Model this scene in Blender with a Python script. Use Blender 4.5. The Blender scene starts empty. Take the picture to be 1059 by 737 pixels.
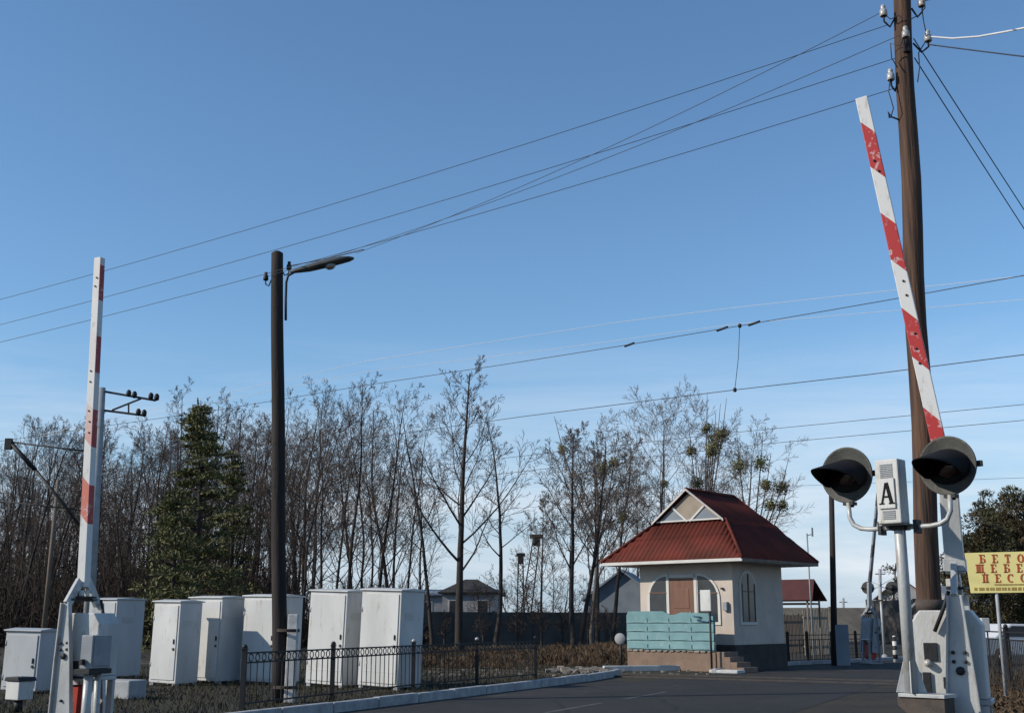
import bpy, math, random
from math import sin, cos, pi, radians, atan, sqrt
from mathutils import Vector, Matrix
V = Vector
scene = bpy.context.scene
COL = scene.collection
rnd = random.Random(7)

# ------------------------------------------------------------------ camera
F = 1200.0
PITCH = atan(272.5 / F)
EYE = V((0, 0, 1.6))
cd = bpy.data.cameras.new('camera'); cam = bpy.data.objects.new('camera', cd); COL.objects.link(cam)
cam.location = EYE; cam.rotation_euler = (pi / 2 + PITCH, 0, 0)
cd.sensor_width = 36; cd.lens = 36 * F / 1059; cd.clip_start = .1; cd.clip_end = 4000
scene.camera = cam

def ray(px, py):
    x = (px - 529.5) / F; y = (368.5 - py) / F
    return V((x, cos(PITCH) - y * sin(PITCH), sin(PITCH) + y * cos(PITCH)))
def at(px, py, Y):
    d = ray(px, py); return EYE + d * (Y / d.y)
def gnd(px, py, z=0.0):
    d = ray(px, py); return EYE + d * ((z - 1.6) / d.z)
def foot(px, Y):
    """ground point seen in column px (near the horizon row) at distance Y"""
    p = at(px, 650, Y); p.z = 0; return p

# ------------------------------------------------------------------ materials
def mat(name, c1, c2=None, scale=3.0, rough=.7, bump=0.0, bscale=40.0, metal=0.0, stretch=(1, 1, 1), spec=.35,
        spots=None, spot_amt=.5, spot_scale=9.0, detail=6.0):
    m = bpy.data.materials.new(name); m.use_nodes = True
    nt = m.node_tree; n = nt.nodes; L = nt.links
    K = .80
    c1 = tuple(x * K for x in c1); c2 = tuple(x * K for x in c2) if c2 else None
    b = n['Principled BSDF']
    b.inputs['Roughness'].default_value = rough; b.inputs['Metallic'].default_value = metal
    b.inputs['Specular IOR Level'].default_value = spec
    tc = n.new('ShaderNodeTexCoord'); oi = n.new('ShaderNodeObjectInfo')
    mp = n.new('ShaderNodeMapping'); mp.inputs['Scale'].default_value = stretch
    ad = n.new('ShaderNodeVectorMath'); ad.operation = 'ADD'
    sc = n.new('ShaderNodeVectorMath'); sc.operation = 'SCALE'; sc.inputs[0].default_value = (1, 1, 1)
    mu = n.new('ShaderNodeMath'); mu.operation = 'MULTIPLY'; mu.inputs[1].default_value = 53.0
    L.new(oi.outputs['Random'], mu.inputs[0]); L.new(mu.outputs[0], sc.inputs['Scale'])
    L.new(tc.outputs['Object'], ad.inputs[0]); L.new(sc.outputs[0], ad.inputs[1]); L.new(ad.outputs[0], mp.inputs['Vector'])
    nz = n.new('ShaderNodeTexNoise'); nz.inputs['Scale'].default_value = scale; nz.inputs['Detail'].default_value = detail
    L.new(mp.outputs[0], nz.inputs['Vector'])
    rp = n.new('ShaderNodeValToRGB'); rp.color_ramp.elements[0].position = .33; rp.color_ramp.elements[1].position = .67
    c2 = c2 or tuple(x * .75 for x in c1)
    rp.color_ramp.elements[0].color = (*c2, 1); rp.color_ramp.elements[1].color = (*c1, 1)
    L.new(nz.outputs['Fac'], rp.inputs['Fac'])
    out = rp.outputs['Color']
    if spots:
        n2 = n.new('ShaderNodeTexNoise'); n2.inputs['Scale'].default_value = spot_scale; n2.inputs['Detail'].default_value = 8
        n2.inputs['Roughness'].default_value = .7
        L.new(mp.outputs[0], n2.inputs['Vector'])
        r2 = n.new('ShaderNodeValToRGB'); r2.color_ramp.elements[0].position = .56; r2.color_ramp.elements[1].position = .66
        r2.color_ramp.elements[0].color = (0, 0, 0, 1); r2.color_ramp.elements[1].color = (spot_amt,) * 3 + (1,)
        L.new(n2.outputs['Fac'], r2.inputs['Fac'])
        mx = n.new('ShaderNodeMix'); mx.data_type = 'RGBA'
        L.new(r2.outputs['Color'], mx.inputs['Factor']); L.new(out, mx.inputs['A']); mx.inputs['B'].default_value = (*spots, 1)
        out = mx.outputs['Result']
    L.new(out, b.inputs['Base Color'])
    if bump:
        n3 = n.new('ShaderNodeTexNoise'); n3.inputs['Scale'].default_value = bscale; n3.inputs['Detail'].default_value = 5
        L.new(mp.outputs[0], n3.inputs['Vector'])
        bp = n.new('ShaderNodeBump'); bp.inputs['Strength'].default_value = bump; bp.inputs['Distance'].default_value = .02
        L.new(n3.outputs['Fac'], bp.inputs['Height']); L.new(bp.outputs[0], b.inputs['Normal'])
    return m

def stripe_mat(name, ca, cb, period, slant, offset, fade=None, zmin=-9):
    """diagonal warning stripes that run up the arm, worn paint"""
    m = mat(name, ca, ca, rough=.5, spots=(.30, .25, .22), spot_amt=.5, spot_scale=14, stretch=(1, 1, .4))
    nt = m.node_tree; n = nt.nodes; L = nt.links; b = n['Principled BSDF']
    src = b.inputs['Base Color'].links[0].from_socket
    tc = n.new('ShaderNodeTexCoord'); sx = n.new('ShaderNodeSeparateXYZ'); L.new(tc.outputs['Object'], sx.inputs[0])
    a = n.new('ShaderNodeMath'); a.operation = 'MULTIPLY_ADD'; L.new(sx.outputs['X'], a.inputs[0]); a.inputs[1].default_value = slant
    L.new(sx.outputs['Z'], a.inputs[2])
    o = n.new('ShaderNodeMath'); o.operation = 'ADD'; o.inputs[1].default_value = offset; L.new(a.outputs[0], o.inputs[0])
    d = n.new('ShaderNodeMath'); d.operation = 'DIVIDE'; d.inputs[1].default_value = period; L.new(o.outputs[0], d.inputs[0])
    fr = n.new('ShaderNodeMath'); fr.operation = 'FRACT'; L.new(d.outputs[0], fr.inputs[0])
    g = n.new('ShaderNodeMath'); g.operation = 'GREATER_THAN'; g.inputs[1].default_value = .5; L.new(fr.outputs[0], g.inputs[0])
    # worn flakes of the red
    nz = n.new('ShaderNodeTexNoise'); nz.inputs['Scale'].default_value = 11; nz.inputs['Detail'].default_value = 8; nz.inputs['Roughness'].default_value = .75
    L.new(tc.outputs['Object'], nz.inputs['Vector'])
    rr = n.new('ShaderNodeValToRGB'); rr.color_ramp.elements[0].position = .36; rr.color_ramp.elements[1].position = .44
    rr.color_ramp.elements[0].color = (.25, .25, .25, 1)
    L.new(nz.outputs['Fac'], rr.inputs['Fac'])
    gm = n.new('ShaderNodeMath'); gm.operation = 'MULTIPLY'; L.new(g.outputs[0], gm.inputs[0]); L.new(rr.outputs['Color'], gm.inputs[1])
    zc = n.new('ShaderNodeMath'); zc.operation = 'GREATER_THAN'; zc.inputs[1].default_value = zmin; L.new(sx.outputs['Z'], zc.inputs[0])
    z2 = n.new('ShaderNodeMath'); z2.operation = 'MULTIPLY'; L.new(gm.outputs[0], z2.inputs[0]); L.new(zc.outputs[0], z2.inputs[1]); gm = z2
    if fade:                                                    # the paint has bleached towards the tip
        mr = n.new('ShaderNodeMapRange'); mr.inputs['From Min'].default_value = fade[0]; mr.inputs['From Max'].default_value = fade[1]
        mr.inputs['To Min'].default_value = 1; mr.inputs['To Max'].default_value = .08; L.new(sx.outputs['Z'], mr.inputs['Value'])
        g2 = n.new('ShaderNodeMath'); g2.operation = 'MULTIPLY'; L.new(gm.outputs[0], g2.inputs[0]); L.new(mr.outputs[0], g2.inputs[1]); gm = g2
    mx = n.new('ShaderNodeMix'); mx.data_type = 'RGBA'; L.new(gm.outputs[0], mx.inputs['Factor']); L.new(src, mx.inputs['A']); mx.inputs['B'].default_value = (*cb, 1)
    L.new(mx.outputs['Result'], b.inputs['Base Color'])
    return m

M = dict(
    white=mat('white_paint', (.68, .68, .65), (.50, .50, .48), 2.2, .55, .2, 60, spots=(.25, .19, .13), spot_amt=.5, stretch=(1, 1, .35)),
    cabinet=mat('cabinet_paint', (.68, .68, .66), (.55, .555, .54), 1.4, .5, .15, 12, spots=(.30, .23, .17), spot_amt=.5, spot_scale=6, stretch=(1, 1, .3)),
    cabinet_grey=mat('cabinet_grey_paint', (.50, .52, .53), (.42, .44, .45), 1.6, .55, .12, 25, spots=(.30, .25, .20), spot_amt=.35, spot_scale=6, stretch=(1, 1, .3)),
    grey=mat('grey_paint', (.33, .35, .37), (.25, .27, .29), 3, .5, .15, 50, spots=(.20, .14, .10), spot_amt=.45),
    silver=mat('aluminium_paint', (.56, .57, .56), (.40, .41, .41), 4, .45, .15, 50, metal=.15, spots=(.22, .16, .11), spot_amt=.55, stretch=(1, 1, .4)),
    dark=mat('dark_metal', (.024, .024, .026), (.014, .014, .015), 6, .6, .2, 60),
    black=mat('black_paint', (.016, .016, .017), (.010, .010, .010), 6, .8, .2, 60, spec=.15),
    discback=mat('weathered_black_paint', (.085, .085, .075), (.045, .045, .042), 5, .6, .2, 40, spots=(.14, .12, .09), spot_amt=.5),
    rust=mat('rusty_iron', (.10, .075, .06), (.055, .045, .04), 8, .8, .3, 50),
    red=mat('red_paint', (.50, .055, .035), (.38, .05, .035), 4, .5, .1, 40, spots=(.3, .2, .16), spot_amt=.3),
    lens=mat('lamp_lens', (.05, .012, .012), (.04, .01, .01), 4, .12, 0, spec=.6),
    wood=mat('tarred_wood', (.135, .070, .042), (.040, .026, .020), 16, .85, .9, 30, stretch=(1, 1, .06), spots=(.025, .018, .015), spot_amt=.9, spot_scale=11, detail=9),
    wooddark=mat('black_tarred_wood', (.040, .030, .026), (.018, .015, .014), 7, .85, .6, 26, stretch=(1, 1, .07)),
    oldwood=mat('grey_weathered_wood', (.26, .20, .15), (.17, .13, .10), 6, .85, .4, 26, stretch=(1, 1, .08)),
    concrete=mat('pale_concrete', (.44, .45, .45), (.33, .34, .35), 3, .85, .4, 30, spots=(.24, .22, .2), spot_amt=.5),
    whitewash=mat('whitewashed_concrete', (.68, .68, .66), (.50, .50, .49), 5, .85, .3, 30, spots=(.25, .23, .2), spot_amt=.5),
    kerbpaint=mat('worn_whitewashed_kerb', (.46, .47, .48), (.28, .29, .30), 4, .85, .4, 25, spots=(.2, .19, .18), spot_amt=.6, spot_scale=3.5),
    wallfar=mat('dark_concrete_wall', (.115, .108, .10), (.06, .056, .052), .5, .9, .3, 8, spots=(.035, .035, .035), spot_amt=.6, spot_scale=1.2),
    porcelain=mat('white_porcelain', (.55, .51, .47), (.42, .39, .36), 6, .2, 0, spec=.6),
    wire=mat('dark_wire', (.05, .05, .055), (.035, .035, .04), 3, .6),
    wirelight=mat('bare_aluminium_wire', (.75, .76, .78), (.65, .66, .68), 3, .5),
    bark=mat('grey_brown_bark', (.058, .046, .039), (.026, .021, .019), 3, .9, .5, 14, stretch=(1, 1, .3)),
    barkpale=mat('pale_grey_bark', (.17, .145, .125), (.09, .077, .068), 2.5, .9, .5, 14, stretch=(1, 1, .4)),
    twig=mat('brown_twigs', (.135, .092, .068), (.080, .057, .045), 1.2, .9),
    twigpale=mat('pale_twigs', (.20, .15, .12), (.125, .098, .08), 1.2, .9),
    mistle=mat('mistletoe_leaves', (.23, .215, .06), (.13, .13, .04), 4, .7),
    fir=mat('fir_needles', (.185, .180, .062), (.095, .098, .040), .9, .75),
    pine=mat('pine_needles', (.062, .070, .028), (.080, .050, .025), .7, .75),
    wall=mat('cream_render', (.64, .555, .475), (.52, .45, .39), 1.3, .9, .3, 60, spots=(.36, .31, .27), spot_amt=.5, spot_scale=2.2, detail=9),
    trim=mat('white_trim', (.70, .68, .63), (.62, .60, .56), 3, .7, .1, 40),
    plinth=mat('dark_plinth', (.065, .06, .056), (.04, .038, .036), 3, .9, .4, 30),
    roof=mat('red_roof_sheet', (.175, .036, .024), (.095, .026, .018), 1.1, .75, .1, 20, spots=(.07, .03, .022), spot_amt=.6, spot_scale=3, spec=.15),
    roofdark=mat('brown_red_roof_sheet', (.10, .028, .024), (.07, .022, .02), 1.5, .65, .1, 20),
    door=mat('varnished_brown_door', (.21, .095, .056), (.14, .065, .04), 5, .5, .2, 30, stretch=(1, 1, .2)),
    pane=mat('window_pane', (.06, .065, .07), (.035, .04, .045), 2, .12, 0, spec=.4),
    curtain=mat('pale_curtain', (.45, .42, .38), (.36, .33, .3), 7, .8),
    teal=mat('teal_sheet', (.19, .345, .355), (.135, .265, .285), 2, .55, .1, 30, spots=(.30, .36, .34), spot_amt=.45, spot_scale=6, spec=.2),
    brick=mat('brown_stucco_base', (.27, .185, .135), (.2, .14, .105), 4, .9, .5, 25, spots=(.14, .11, .09), spot_amt=.5),
    beige=mat('beige_boards', (.40, .34, .27), (.30, .255, .20), 2, .9, .3, 20, spots=(.2, .17, .14), spot_amt=.4, spot_scale=2),
    bluegrey=mat('blue_grey_sheet', (.24, .28, .32), (.18, .21, .25), 1, .7, .2, 10),
    paleblock=mat('pale_plaster', (.42, .42, .42), (.33, .33, .34), 1, .9, .2, 10, spots=(.25, .24, .24), spot_amt=.4, spot_scale=2),
    signyellow=mat('yellow_sign_face', (.92, .80, .32), (.86, .75, .30), 2, .6, 0),
    signred=mat('red_lettering', (.52, .10, .035), (.45, .08, .03), 3, .6),
    signink=mat('small_brown_lettering', (.45, .30, .07), (.40, .27, .07), 3, .6),
    asphalt=mat('asphalt', (.048, .043, .040), (.030, .028, .027), .35, .88, .5, 90, spots=(.075, .068, .060), spot_amt=.6, spot_scale=1.6, detail=10),
    roadline=mat('worn_road_paint', (.13, .13, .125), (.055, .055, .055), 6, .8, spots=(.06, .06, .06), spot_amt=.8),
    soil=mat('soil_with_dry_grass', (.046, .037, .022), (.022, .018, .012), .8, .95, .8, 18, spots=(.055, .065, .026), spot_amt=.7, spot_scale=2.2, detail=12),
    grass=mat('winter_grass', (.034, .038, .013), (.044, .034, .017), .8, .85),
    drygrass=mat('dry_reddish_grass', (.13, .080, .045), (.065, .045, .028), 1.0, .9),
    leaves=mat('fallen_leaves', (.13, .085, .045), (.06, .04, .025), 9, .9),
    rubble=mat('pale_rubble', (.34, .29, .24), (.22, .19, .16), 3, .9, .4, 20),
    brush=mat('brown_brushwood', (.085, .058, .042), (.042, .031, .025), .5, .95),
    steel=mat('rail_steel', (.10, .085, .075), (.07, .06, .055), 5, .45, .1, 40, metal=.5),
    rubber=mat('tyre_rubber', (.02, .02, .02), (.015, .015, .015), 5, .8),
    carwhite=mat('white_car_paint', (.74, .74, .74), (.70, .70, .70), 1, .25, 0, spec=.6),
    cloth_blue=mat('blue_sheeting', (.05, .14, .24), (.04, .1, .18), 4, .6),
)
def crack(m):
    nt = m.node_tree; n = nt.nodes; L = nt.links; b = n['Principled BSDF']; src = b.inputs['Base Color'].links[0].from_socket
    tc = n.new('ShaderNodeTexCoord'); nz = n.new('ShaderNodeTexNoise'); nz.inputs['Scale'].default_value = .8; nz.inputs['Detail'].default_value = 6
    L.new(tc.outputs['Object'], nz.inputs['Vector']); ad = n.new('ShaderNodeMix'); ad.data_type = 'RGBA'; ad.inputs['Factor'].default_value = .25
    L.new(tc.outputs['Object'], ad.inputs['A']); L.new(nz.outputs['Color'], ad.inputs['B'])
    vo = n.new('ShaderNodeTexVoronoi'); vo.feature = 'DISTANCE_TO_EDGE'; vo.inputs['Scale'].default_value = .42; L.new(ad.outputs['Result'], vo.inputs['Vector'])
    rp = n.new('ShaderNodeValToRGB'); rp.color_ramp.elements[0].position = .004; rp.color_ramp.elements[1].position = .016
    L.new(vo.outputs['Distance'], rp.inputs['Fac'])
    vc = n.new('ShaderNodeTexVoronoi'); vc.inputs['Scale'].default_value = .16; L.new(ad.outputs['Result'], vc.inputs['Vector'])
    r2 = n.new('ShaderNodeValToRGB'); r2.color_ramp.elements[0].color = (.62, .62, .62, 1); r2.color_ramp.elements[1].color = (1.1, 1.08, 1.05, 1); L.new(vc.outputs['Color'], r2.inputs['Fac'])
    m1 = n.new('ShaderNodeMix'); m1.data_type = 'RGBA'; m1.blend_type = 'MULTIPLY'; m1.inputs['Factor'].default_value = 1; L.new(src, m1.inputs['A']); L.new(r2.outputs['Color'], m1.inputs['B'])
    m2 = n.new('ShaderNodeMix'); m2.data_type = 'RGBA'; L.new(rp.outputs['Color'], m2.inputs['Factor']); m2.inputs['A'].default_value = (.014, .013, .013, 1); L.new(m1.outputs['Result'], m2.inputs['B'])
    L.new(m2.outputs['Result'], b.inputs['Base Color'])
crack(M['asphalt'])
M['arm'] = stripe_mat('striped_arm_paint', (.76, .75, .72), (.40, .032, .030), .88, -1.0, .08, zmin=2.95)
M['armrev'] = stripe_mat('striped_arm_paint_mirrored', (.76, .75, .72), (.36, .035, .032), .98, 1.0, .60, zmin=2.75)
M['armfaded'] = stripe_mat('faded_striped_arm_paint', (.74, .73, .70), (.50, .14, .10), .98, 1.0, .60, fade=(3.6, 4.6), zmin=2.75)
M['bw'] = stripe_mat('black_and_white_paint', (.70, .70, .68), (.02, .02, .02), .34, 0, .05)

# ------------------------------------------------------------------ mesh builder
class MB:
    def __init__(s): s.v = []; s.f = []; s.m = []; s.s = []; s.starts = []
    def add(s, vs, fs, mi=0, smooth=False):
        s.starts.append((len(s.v), len(s.f)))
        o = len(s.v); s.v.extend([tuple(p) for p in vs])
        for f in fs:
            s.f.append(tuple(i + o for i in f)); s.m.append(mi); s.s.append(smooth)
    def box(s, c, d, X=None, mi=0):
        c = V(c); h = V(d) / 2
        vs = [V((x, y, z)) for x in (-h.x, h.x) for y in (-h.y, h.y) for z in (-h.z, h.z)]
        vs = [(X @ p if X else p) + c for p in vs]
        s.add(vs, [(0, 1, 3, 2), (4, 6, 7, 5), (0, 4, 5, 1), (2, 3, 7, 6), (0, 2, 6, 4), (1, 5, 7, 3)], mi)
    def bar(s, a, b, w, d, ref=(0, 0, 1), mi=0):
        a = V(a); b = V(b); t = (b - a).normalized(); r = V(ref)
        x = t.cross(r)
        if x.length < 1e-4: x = t.cross(V((0, 1, 0)))
        x.normalize(); y = t.cross(x).normalized()
        vs = []
        for p in (a, b):
            for sx, sy in ((-1, -1), (1, -1), (1, 1), (-1, 1)): vs.append(p + x * sx * w / 2 + y * sy * d / 2)
        s.add(vs, [(3, 2, 1, 0), (4, 5, 6, 7), (0, 1, 5, 4), (1, 2, 6, 5), (2, 3, 7, 6), (3, 0, 4, 7)], mi)
    def tube(s, pts, r, n=8, mi=0, caps=True, smooth=True):
        pts = [V(p) for p in pts]; k = len(pts)
        if not isinstance(r, (list, tuple)): r = [r] * k
        t = (pts[1] - pts[0]).normalized()
        x = t.cross(V((0, 0, 1)))
        if x.length < 1e-3: x = V((1, 0, 0))
        x.normalize()
        vs = []
        for i, p in enumerate(pts):
            if i == 0: tt = pts[1] - p
            elif i == k - 1: tt = p - pts[i - 1]
            else: tt = pts[i + 1] - pts[i - 1]
            tt.normalize()
            x = (x - tt * x.dot(tt))
            if x.length < 1e-5: x = tt.orthogonal()
            x.normalize(); y = tt.cross(x)
            for j in range(n):
                a = 2 * pi * j / n
                vs.append(p + (x * cos(a) + y * sin(a)) * r[i])
        fs = [(i * n + j, i * n + (j + 1) % n, (i + 1) * n + (j + 1) % n, (i + 1) * n + j) for i in range(k - 1) for j in range(n)]
        if caps:
            fs.append(tuple(range(n - 1, -1, -1))); fs.append(tuple(range((k - 1) * n, k * n)))
        s.add(vs, fs, mi, smooth)
    def lathe(s, prof, n=24, X=None, c=(0, 0, 0), mi=0, smooth=True):
        """profile [(r, h)] spun about local z"""
        vs = []; c = V(c)
        for r, h in prof:
            for j in range(n):
                a = 2 * pi * j / n; p = V((r * cos(a), r * sin(a), h)); vs.append((X @ p if X else p) + c)
        k = len(prof)
        fs = [(i * n + j, i * n + (j + 1) % n, (i + 1) * n + (j + 1) % n, (i + 1) * n + j) for i in range(k - 1) for j in range(n)]
        if prof[0][0] > 1e-4: fs.append(tuple(range(n - 1, -1, -1)))
        if prof[-1][0] > 1e-4: fs.append(tuple(range((k - 1) * n, k * n)))
        s.add(vs, fs, mi, smooth)
    def prism(s, poly, o, ex, ey, ez, t, mi=0):
        """polygon in plane (ex, ey) from origin o, extruded t along ez"""
        o = V(o); ex = V(ex); ey = V(ey); ez = V(ez); n = len(poly)
        a = [o + ex * p[0] + ey * p[1] for p in poly]; b = [p + ez * t for p in a]
        fs = [tuple(range(n - 1, -1, -1)), tuple(range(n, 2 * n))] + [(i, (i + 1) % n, n + (i + 1) % n, n + i) for i in range(n)]
        s.add(a + b, fs, mi)
    def build_each(s, name, mats, parent=None, bevel=0.0, per=1):
        """one object for every `per` shapes that were added"""
        starts = s.starts[::per] + [(len(s.v), len(s.f))]; out = []
        for (v0, f0), (v1, f1) in zip(starts[:-1], starts[1:]):
            c = MB(); c.v = s.v[v0:v1]; c.f = [tuple(i - v0 for i in f) for f in s.f[f0:f1]]; c.m = s.m[f0:f1]; c.s = s.s[f0:f1]
            out.append(c.build(name, mats, parent, bevel))
        return out
    def quad(s, a, b, c, d, mi=0): s.add([a, b, c, d], [(0, 1, 2, 3)], mi)
    def build(s, name, mats, parent=None, bevel=0.0, loc=None):
        me = bpy.data.meshes.new(name)
        vs = s.v
        if loc is not None: vs = [(p[0] - loc[0], p[1] - loc[1], p[2] - loc[2]) for p in vs]
        me.from_pydata(vs, [], s.f)
        if not isinstance(mats, (list, tuple)): mats = [mats]
        for m in mats: me.materials.append(m)
        me.polygons.foreach_set('material_index', s.m); me.polygons.foreach_set('use_smooth', s.s)
        me.update()
        o = bpy.data.objects.new(name, me); COL.objects.link(o)
        if loc is not None: o.location = loc
        if parent: o.parent = parent
        if bevel:
            b = o.modifiers.new('bevel', 'BEVEL'); b.width = bevel; b.segments = 2; b.limit_method = 'ANGLE'; b.angle_limit = radians(35)
        return o

def tag(o, label=None, cat=None, group=None, kind=None):
    if label: o['label'] = label
    if cat: o['category'] = cat
    if group: o['group'] = group
    if kind: o['kind'] = kind
    return o
def thing(name, label, cat, loc=(0, 0, 0), rotz=0.0, group=None):
    o = bpy.data.objects.new(name, None); COL.objects.link(o); o.location = loc; o.rotation_euler = (0, 0, rotz)
    o.empty_display_size = .3
    return tag(o, label, cat, group)
def copy_tree(src, parent=None):
    c = src.copy(); COL.objects.link(c)
    if parent: c.parent = parent
    for ch in [k for k in src.children]: copy_tree(ch, c)
    return c
def rotX(deg): return Matrix.Rotation(radians(deg), 3, 'X')
def rotY(deg): return Matrix.Rotation(radians(deg), 3, 'Y')
def rotZ(deg): return Matrix.Rotation(radians(deg), 3, 'Z')

# ------------------------------------------------------------------ world, sun
SUN_AZ, SUN_EL = 76.0, 29.0               # azimuth counted from "behind the camera" round to the left
sdir = V((-sin(radians(SUN_AZ)) * cos(radians(SUN_EL)), -cos(radians(SUN_AZ)) * cos(radians(SUN_EL)), sin(radians(SUN_EL))))
w = bpy.data.worlds.new('World'); scene.world = w; w.use_nodes = True
nt = w.node_tree; n = nt.nodes; L = nt.links
bg = n['Background']; bg.inputs['Strength'].default_value = .15
sky = n.new('ShaderNodeTexSky'); sky.sky_type = 'NISHITA'; sky.sun_disc = False
sky.sun_elevation = radians(SUN_EL); sky.sun_rotation = math.atan2(sdir.x, sdir.y) % (2 * pi)
sky.air_density = 1.0; sky.dust_density = 0.1; sky.ozone_density = 3.0
tc = n.new('ShaderNodeTexCoord'); mp = n.new('ShaderNodeMapping'); mp.inputs['Scale'].default_value = (1.0, 1.0, 8.0)
mp.inputs['Rotation'].default_value = (0, radians(6), 0)
L.new(tc.outputs['Generated'], mp.inputs['Vector'])
nz = n.new('ShaderNodeTexNoise'); nz.inputs['Scale'].default_value = 2.2; nz.inputs['Detail'].default_value = 9; nz.inputs['Roughness'].default_value = .62
nz.inputs['Distortion'].default_value = .5
L.new(mp.outputs[0], nz.inputs['Vector'])
rp = n.new('ShaderNodeValToRGB'); rp.color_ramp.elements[0].position = .38; rp.color_ramp.elements[1].position = .68
L.new(nz.outputs['Fac'], rp.inputs['Fac'])
sx = n.new('ShaderNodeSeparateXYZ'); L.new(tc.outputs['Generated'], sx.inputs[0])
mr = n.new('ShaderNodeMapRange'); mr.inputs['From Min'].default_value = .24; mr.inputs['From Max'].default_value = .06
mr.inputs['To Min'].default_value = 0; mr.inputs['To Max'].default_value = .8
L.new(sx.outputs['Z'], mr.inputs['Value'])
mu = n.new('ShaderNodeMath'); mu.operation = 'MULTIPLY'; L.new(rp.outputs['Color'], mu.inputs[0]); L.new(mr.outputs[0], mu.inputs[1])
mx = n.new('ShaderNodeMix'); mx.data_type = 'RGBA'; L.new(mu.outputs[0], mx.inputs['Factor']); L.new(sky.outputs[0], mx.inputs['A'])
mx.inputs['B'].default_value = (6.4, 6.6, 7.0, 1)
hz = n.new('ShaderNodeMapRange'); hz.inputs['From Min'].default_value = .26; hz.inputs['From Max'].default_value = -.02
hz.inputs['To Min'].default_value = 0; hz.inputs['To Max'].default_value = .85; hz.interpolation_type = 'SMOOTHSTEP'; L.new(sx.outputs['Z'], hz.inputs['Value'])
m2 = n.new('ShaderNodeMix'); m2.data_type = 'RGBA'; L.new(hz.outputs[0], m2.inputs['Factor']); tint = n.new('ShaderNodeMix'); tint.data_type = 'RGBA'; tint.blend_type = 'MULTIPLY'; tint.inputs['Factor'].default_value = 1
tint.inputs['B'].default_value = (.86, 1.03, 1.10, 1); L.new(sky.outputs[0], tint.inputs['A']); L.new(tint.outputs['Result'], m2.inputs['A']); m2.inputs['B'].default_value = (2.9, 3.7, 4.9, 1)
L.new(m2.outputs['Result'], mx.inputs['A'])
L.new(mx.outputs['Result'], bg.inputs['Color'])
sl = bpy.data.lights.new('sun', 'SUN'); sl.energy = 4.8; sl.angle = radians(.55); sl.color = (1, .92, .80)
so = bpy.data.objects.new('sun', sl); COL.objects.link(so); so.rotation_euler = (-sdir).to_track_quat('-Z', 'Y').to_euler(); so.location = (-30, -10, 30)
scene.view_settings.view_transform = 'Standard'; scene.view_settings.look = 'None'
scene.view_settings.exposure = -0.08; scene.view_settings.gamma = 1

# ------------------------------------------------------------------ ground, road, kerb
b = MB(); N = 60
def gx(i, n, a): # finer in the middle
    t = i / n * 2 - 1; return a * (abs(t) ** 2.2) * (1 if t > 0 else -1)
vs = []; 
for j in range(N + 1):
    for i in range(N + 1):
        x = gx(i, N, 1500); y = gx(j, N, 1500) + 30; vs.append((x, y, 0))
b.add(vs, [(j * (N + 1) + i, j * (N + 1) + i + 1, (j + 1) * (N + 1) + i + 1, (j + 1) * (N + 1) + i) for j in range(N) for i in range(N)])
tag(b.build('ground', M['soil']), kind='structure')

RD = V((.432, .902, 0)); RN = V((.902, -.432, 0))             # along the road, and to its right
K0 = V((-3.15, 21.4, 0)); K1 = V((2.4, 32.9, 0))
def rp_(s, t): return K0 + RD * s + RN * t                     # s along the left kerb, t to the right of it
b = MB()
far = [gnd(735, 696), gnd(800, 690), gnd(860, 686.5), gnd(932, 682.5), gnd(1010, 680)]
poly = [rp_(-30, 0), rp_(12.6, 0), gnd(634, 702), gnd(655, 706), gnd(690, 702)] + far + [rp_(60, 11), rp_(30, 9.6), rp_(12.8, 7.3), rp_(-30, 7.3)]
b.add([(p.x, p.y, .004) for p in poly], [tuple(range(len(poly) - 1, -1, -1))])
tag(b.build('road', M['asphalt']), kind='structure')
b = MB()
for s0, s1 in ((-2.2, 0.4), (1.6, 4.4), (5.6, 8.4)):
    b.quad(*[(*(rp_(s, t).xy), .008) for s, t in ((s0, 3.3), (s0, 3.42), (s1, 3.42), (s1, 3.3))])
tag(b.build('road_marking', M['roadline']), kind='structure')
# left kerb of separate whitewashed blocks, bending round at the crossing
b = MB()
path = [rp_(-9 + i * 1.5, -.08) for i in range(15)] + [gnd(633, 699.5), gnd(640, 697.5)]
for p, q in zip(path[:-1], path[1:]):
    d = (q - p).normalized(); rr = rnd.uniform(-.012, .012)
    b.bar(p + d * .012 + V((0, 0, .09 + rr)), q - d * .012 + V((0, 0, .09 + rr)), .16, .2)
tag(b.build('kerb', M['kerbpaint'], bevel=.018), 'whitewashed kerb along the left side of the road', 'kerb', kind='structure')
b = MB()                                                        # kerb beyond the crossing on the right
path = [gnd(738, 695.5), gnd(770, 692.2), gnd(800, 689.5), gnd(815, 687.5), gnd(845, 686), gnd(890, 684), gnd(940, 681.5)]
for i, (p, q) in enumerate(zip(path[:-1], path[1:])):
    b.bar(p + V((0, 0, .05)), q + V((0, 0, .05)), .16, .16)
tag(b.build('kerb', M['kerbpaint'], bevel=.018), kind='structure')
# whitewashed beam by the house and a low white slab
p, q = gnd(624, 694), gnd(720, 693)
b = MB(); b.bar(p + V((0, 0, .09)), q + V((0, 0, .09)), .18, .18); 
tag(b.build('concrete_beam', M['whitewash'], bevel=.02, loc=(p + q) / 2), 'long low whitewashed concrete beam lying in front of the house porch', 'concrete beam')
p = gnd(752, 695.5)
b = MB(); b.box((p.x, p.y, .05), (1.0, .5, .1), rotZ(-40))
tag(b.build('concrete_slab', M['whitewash'], bevel=.02, loc=p), 'small pale concrete slab at the road edge by the porch steps', 'concrete slab')
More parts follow.
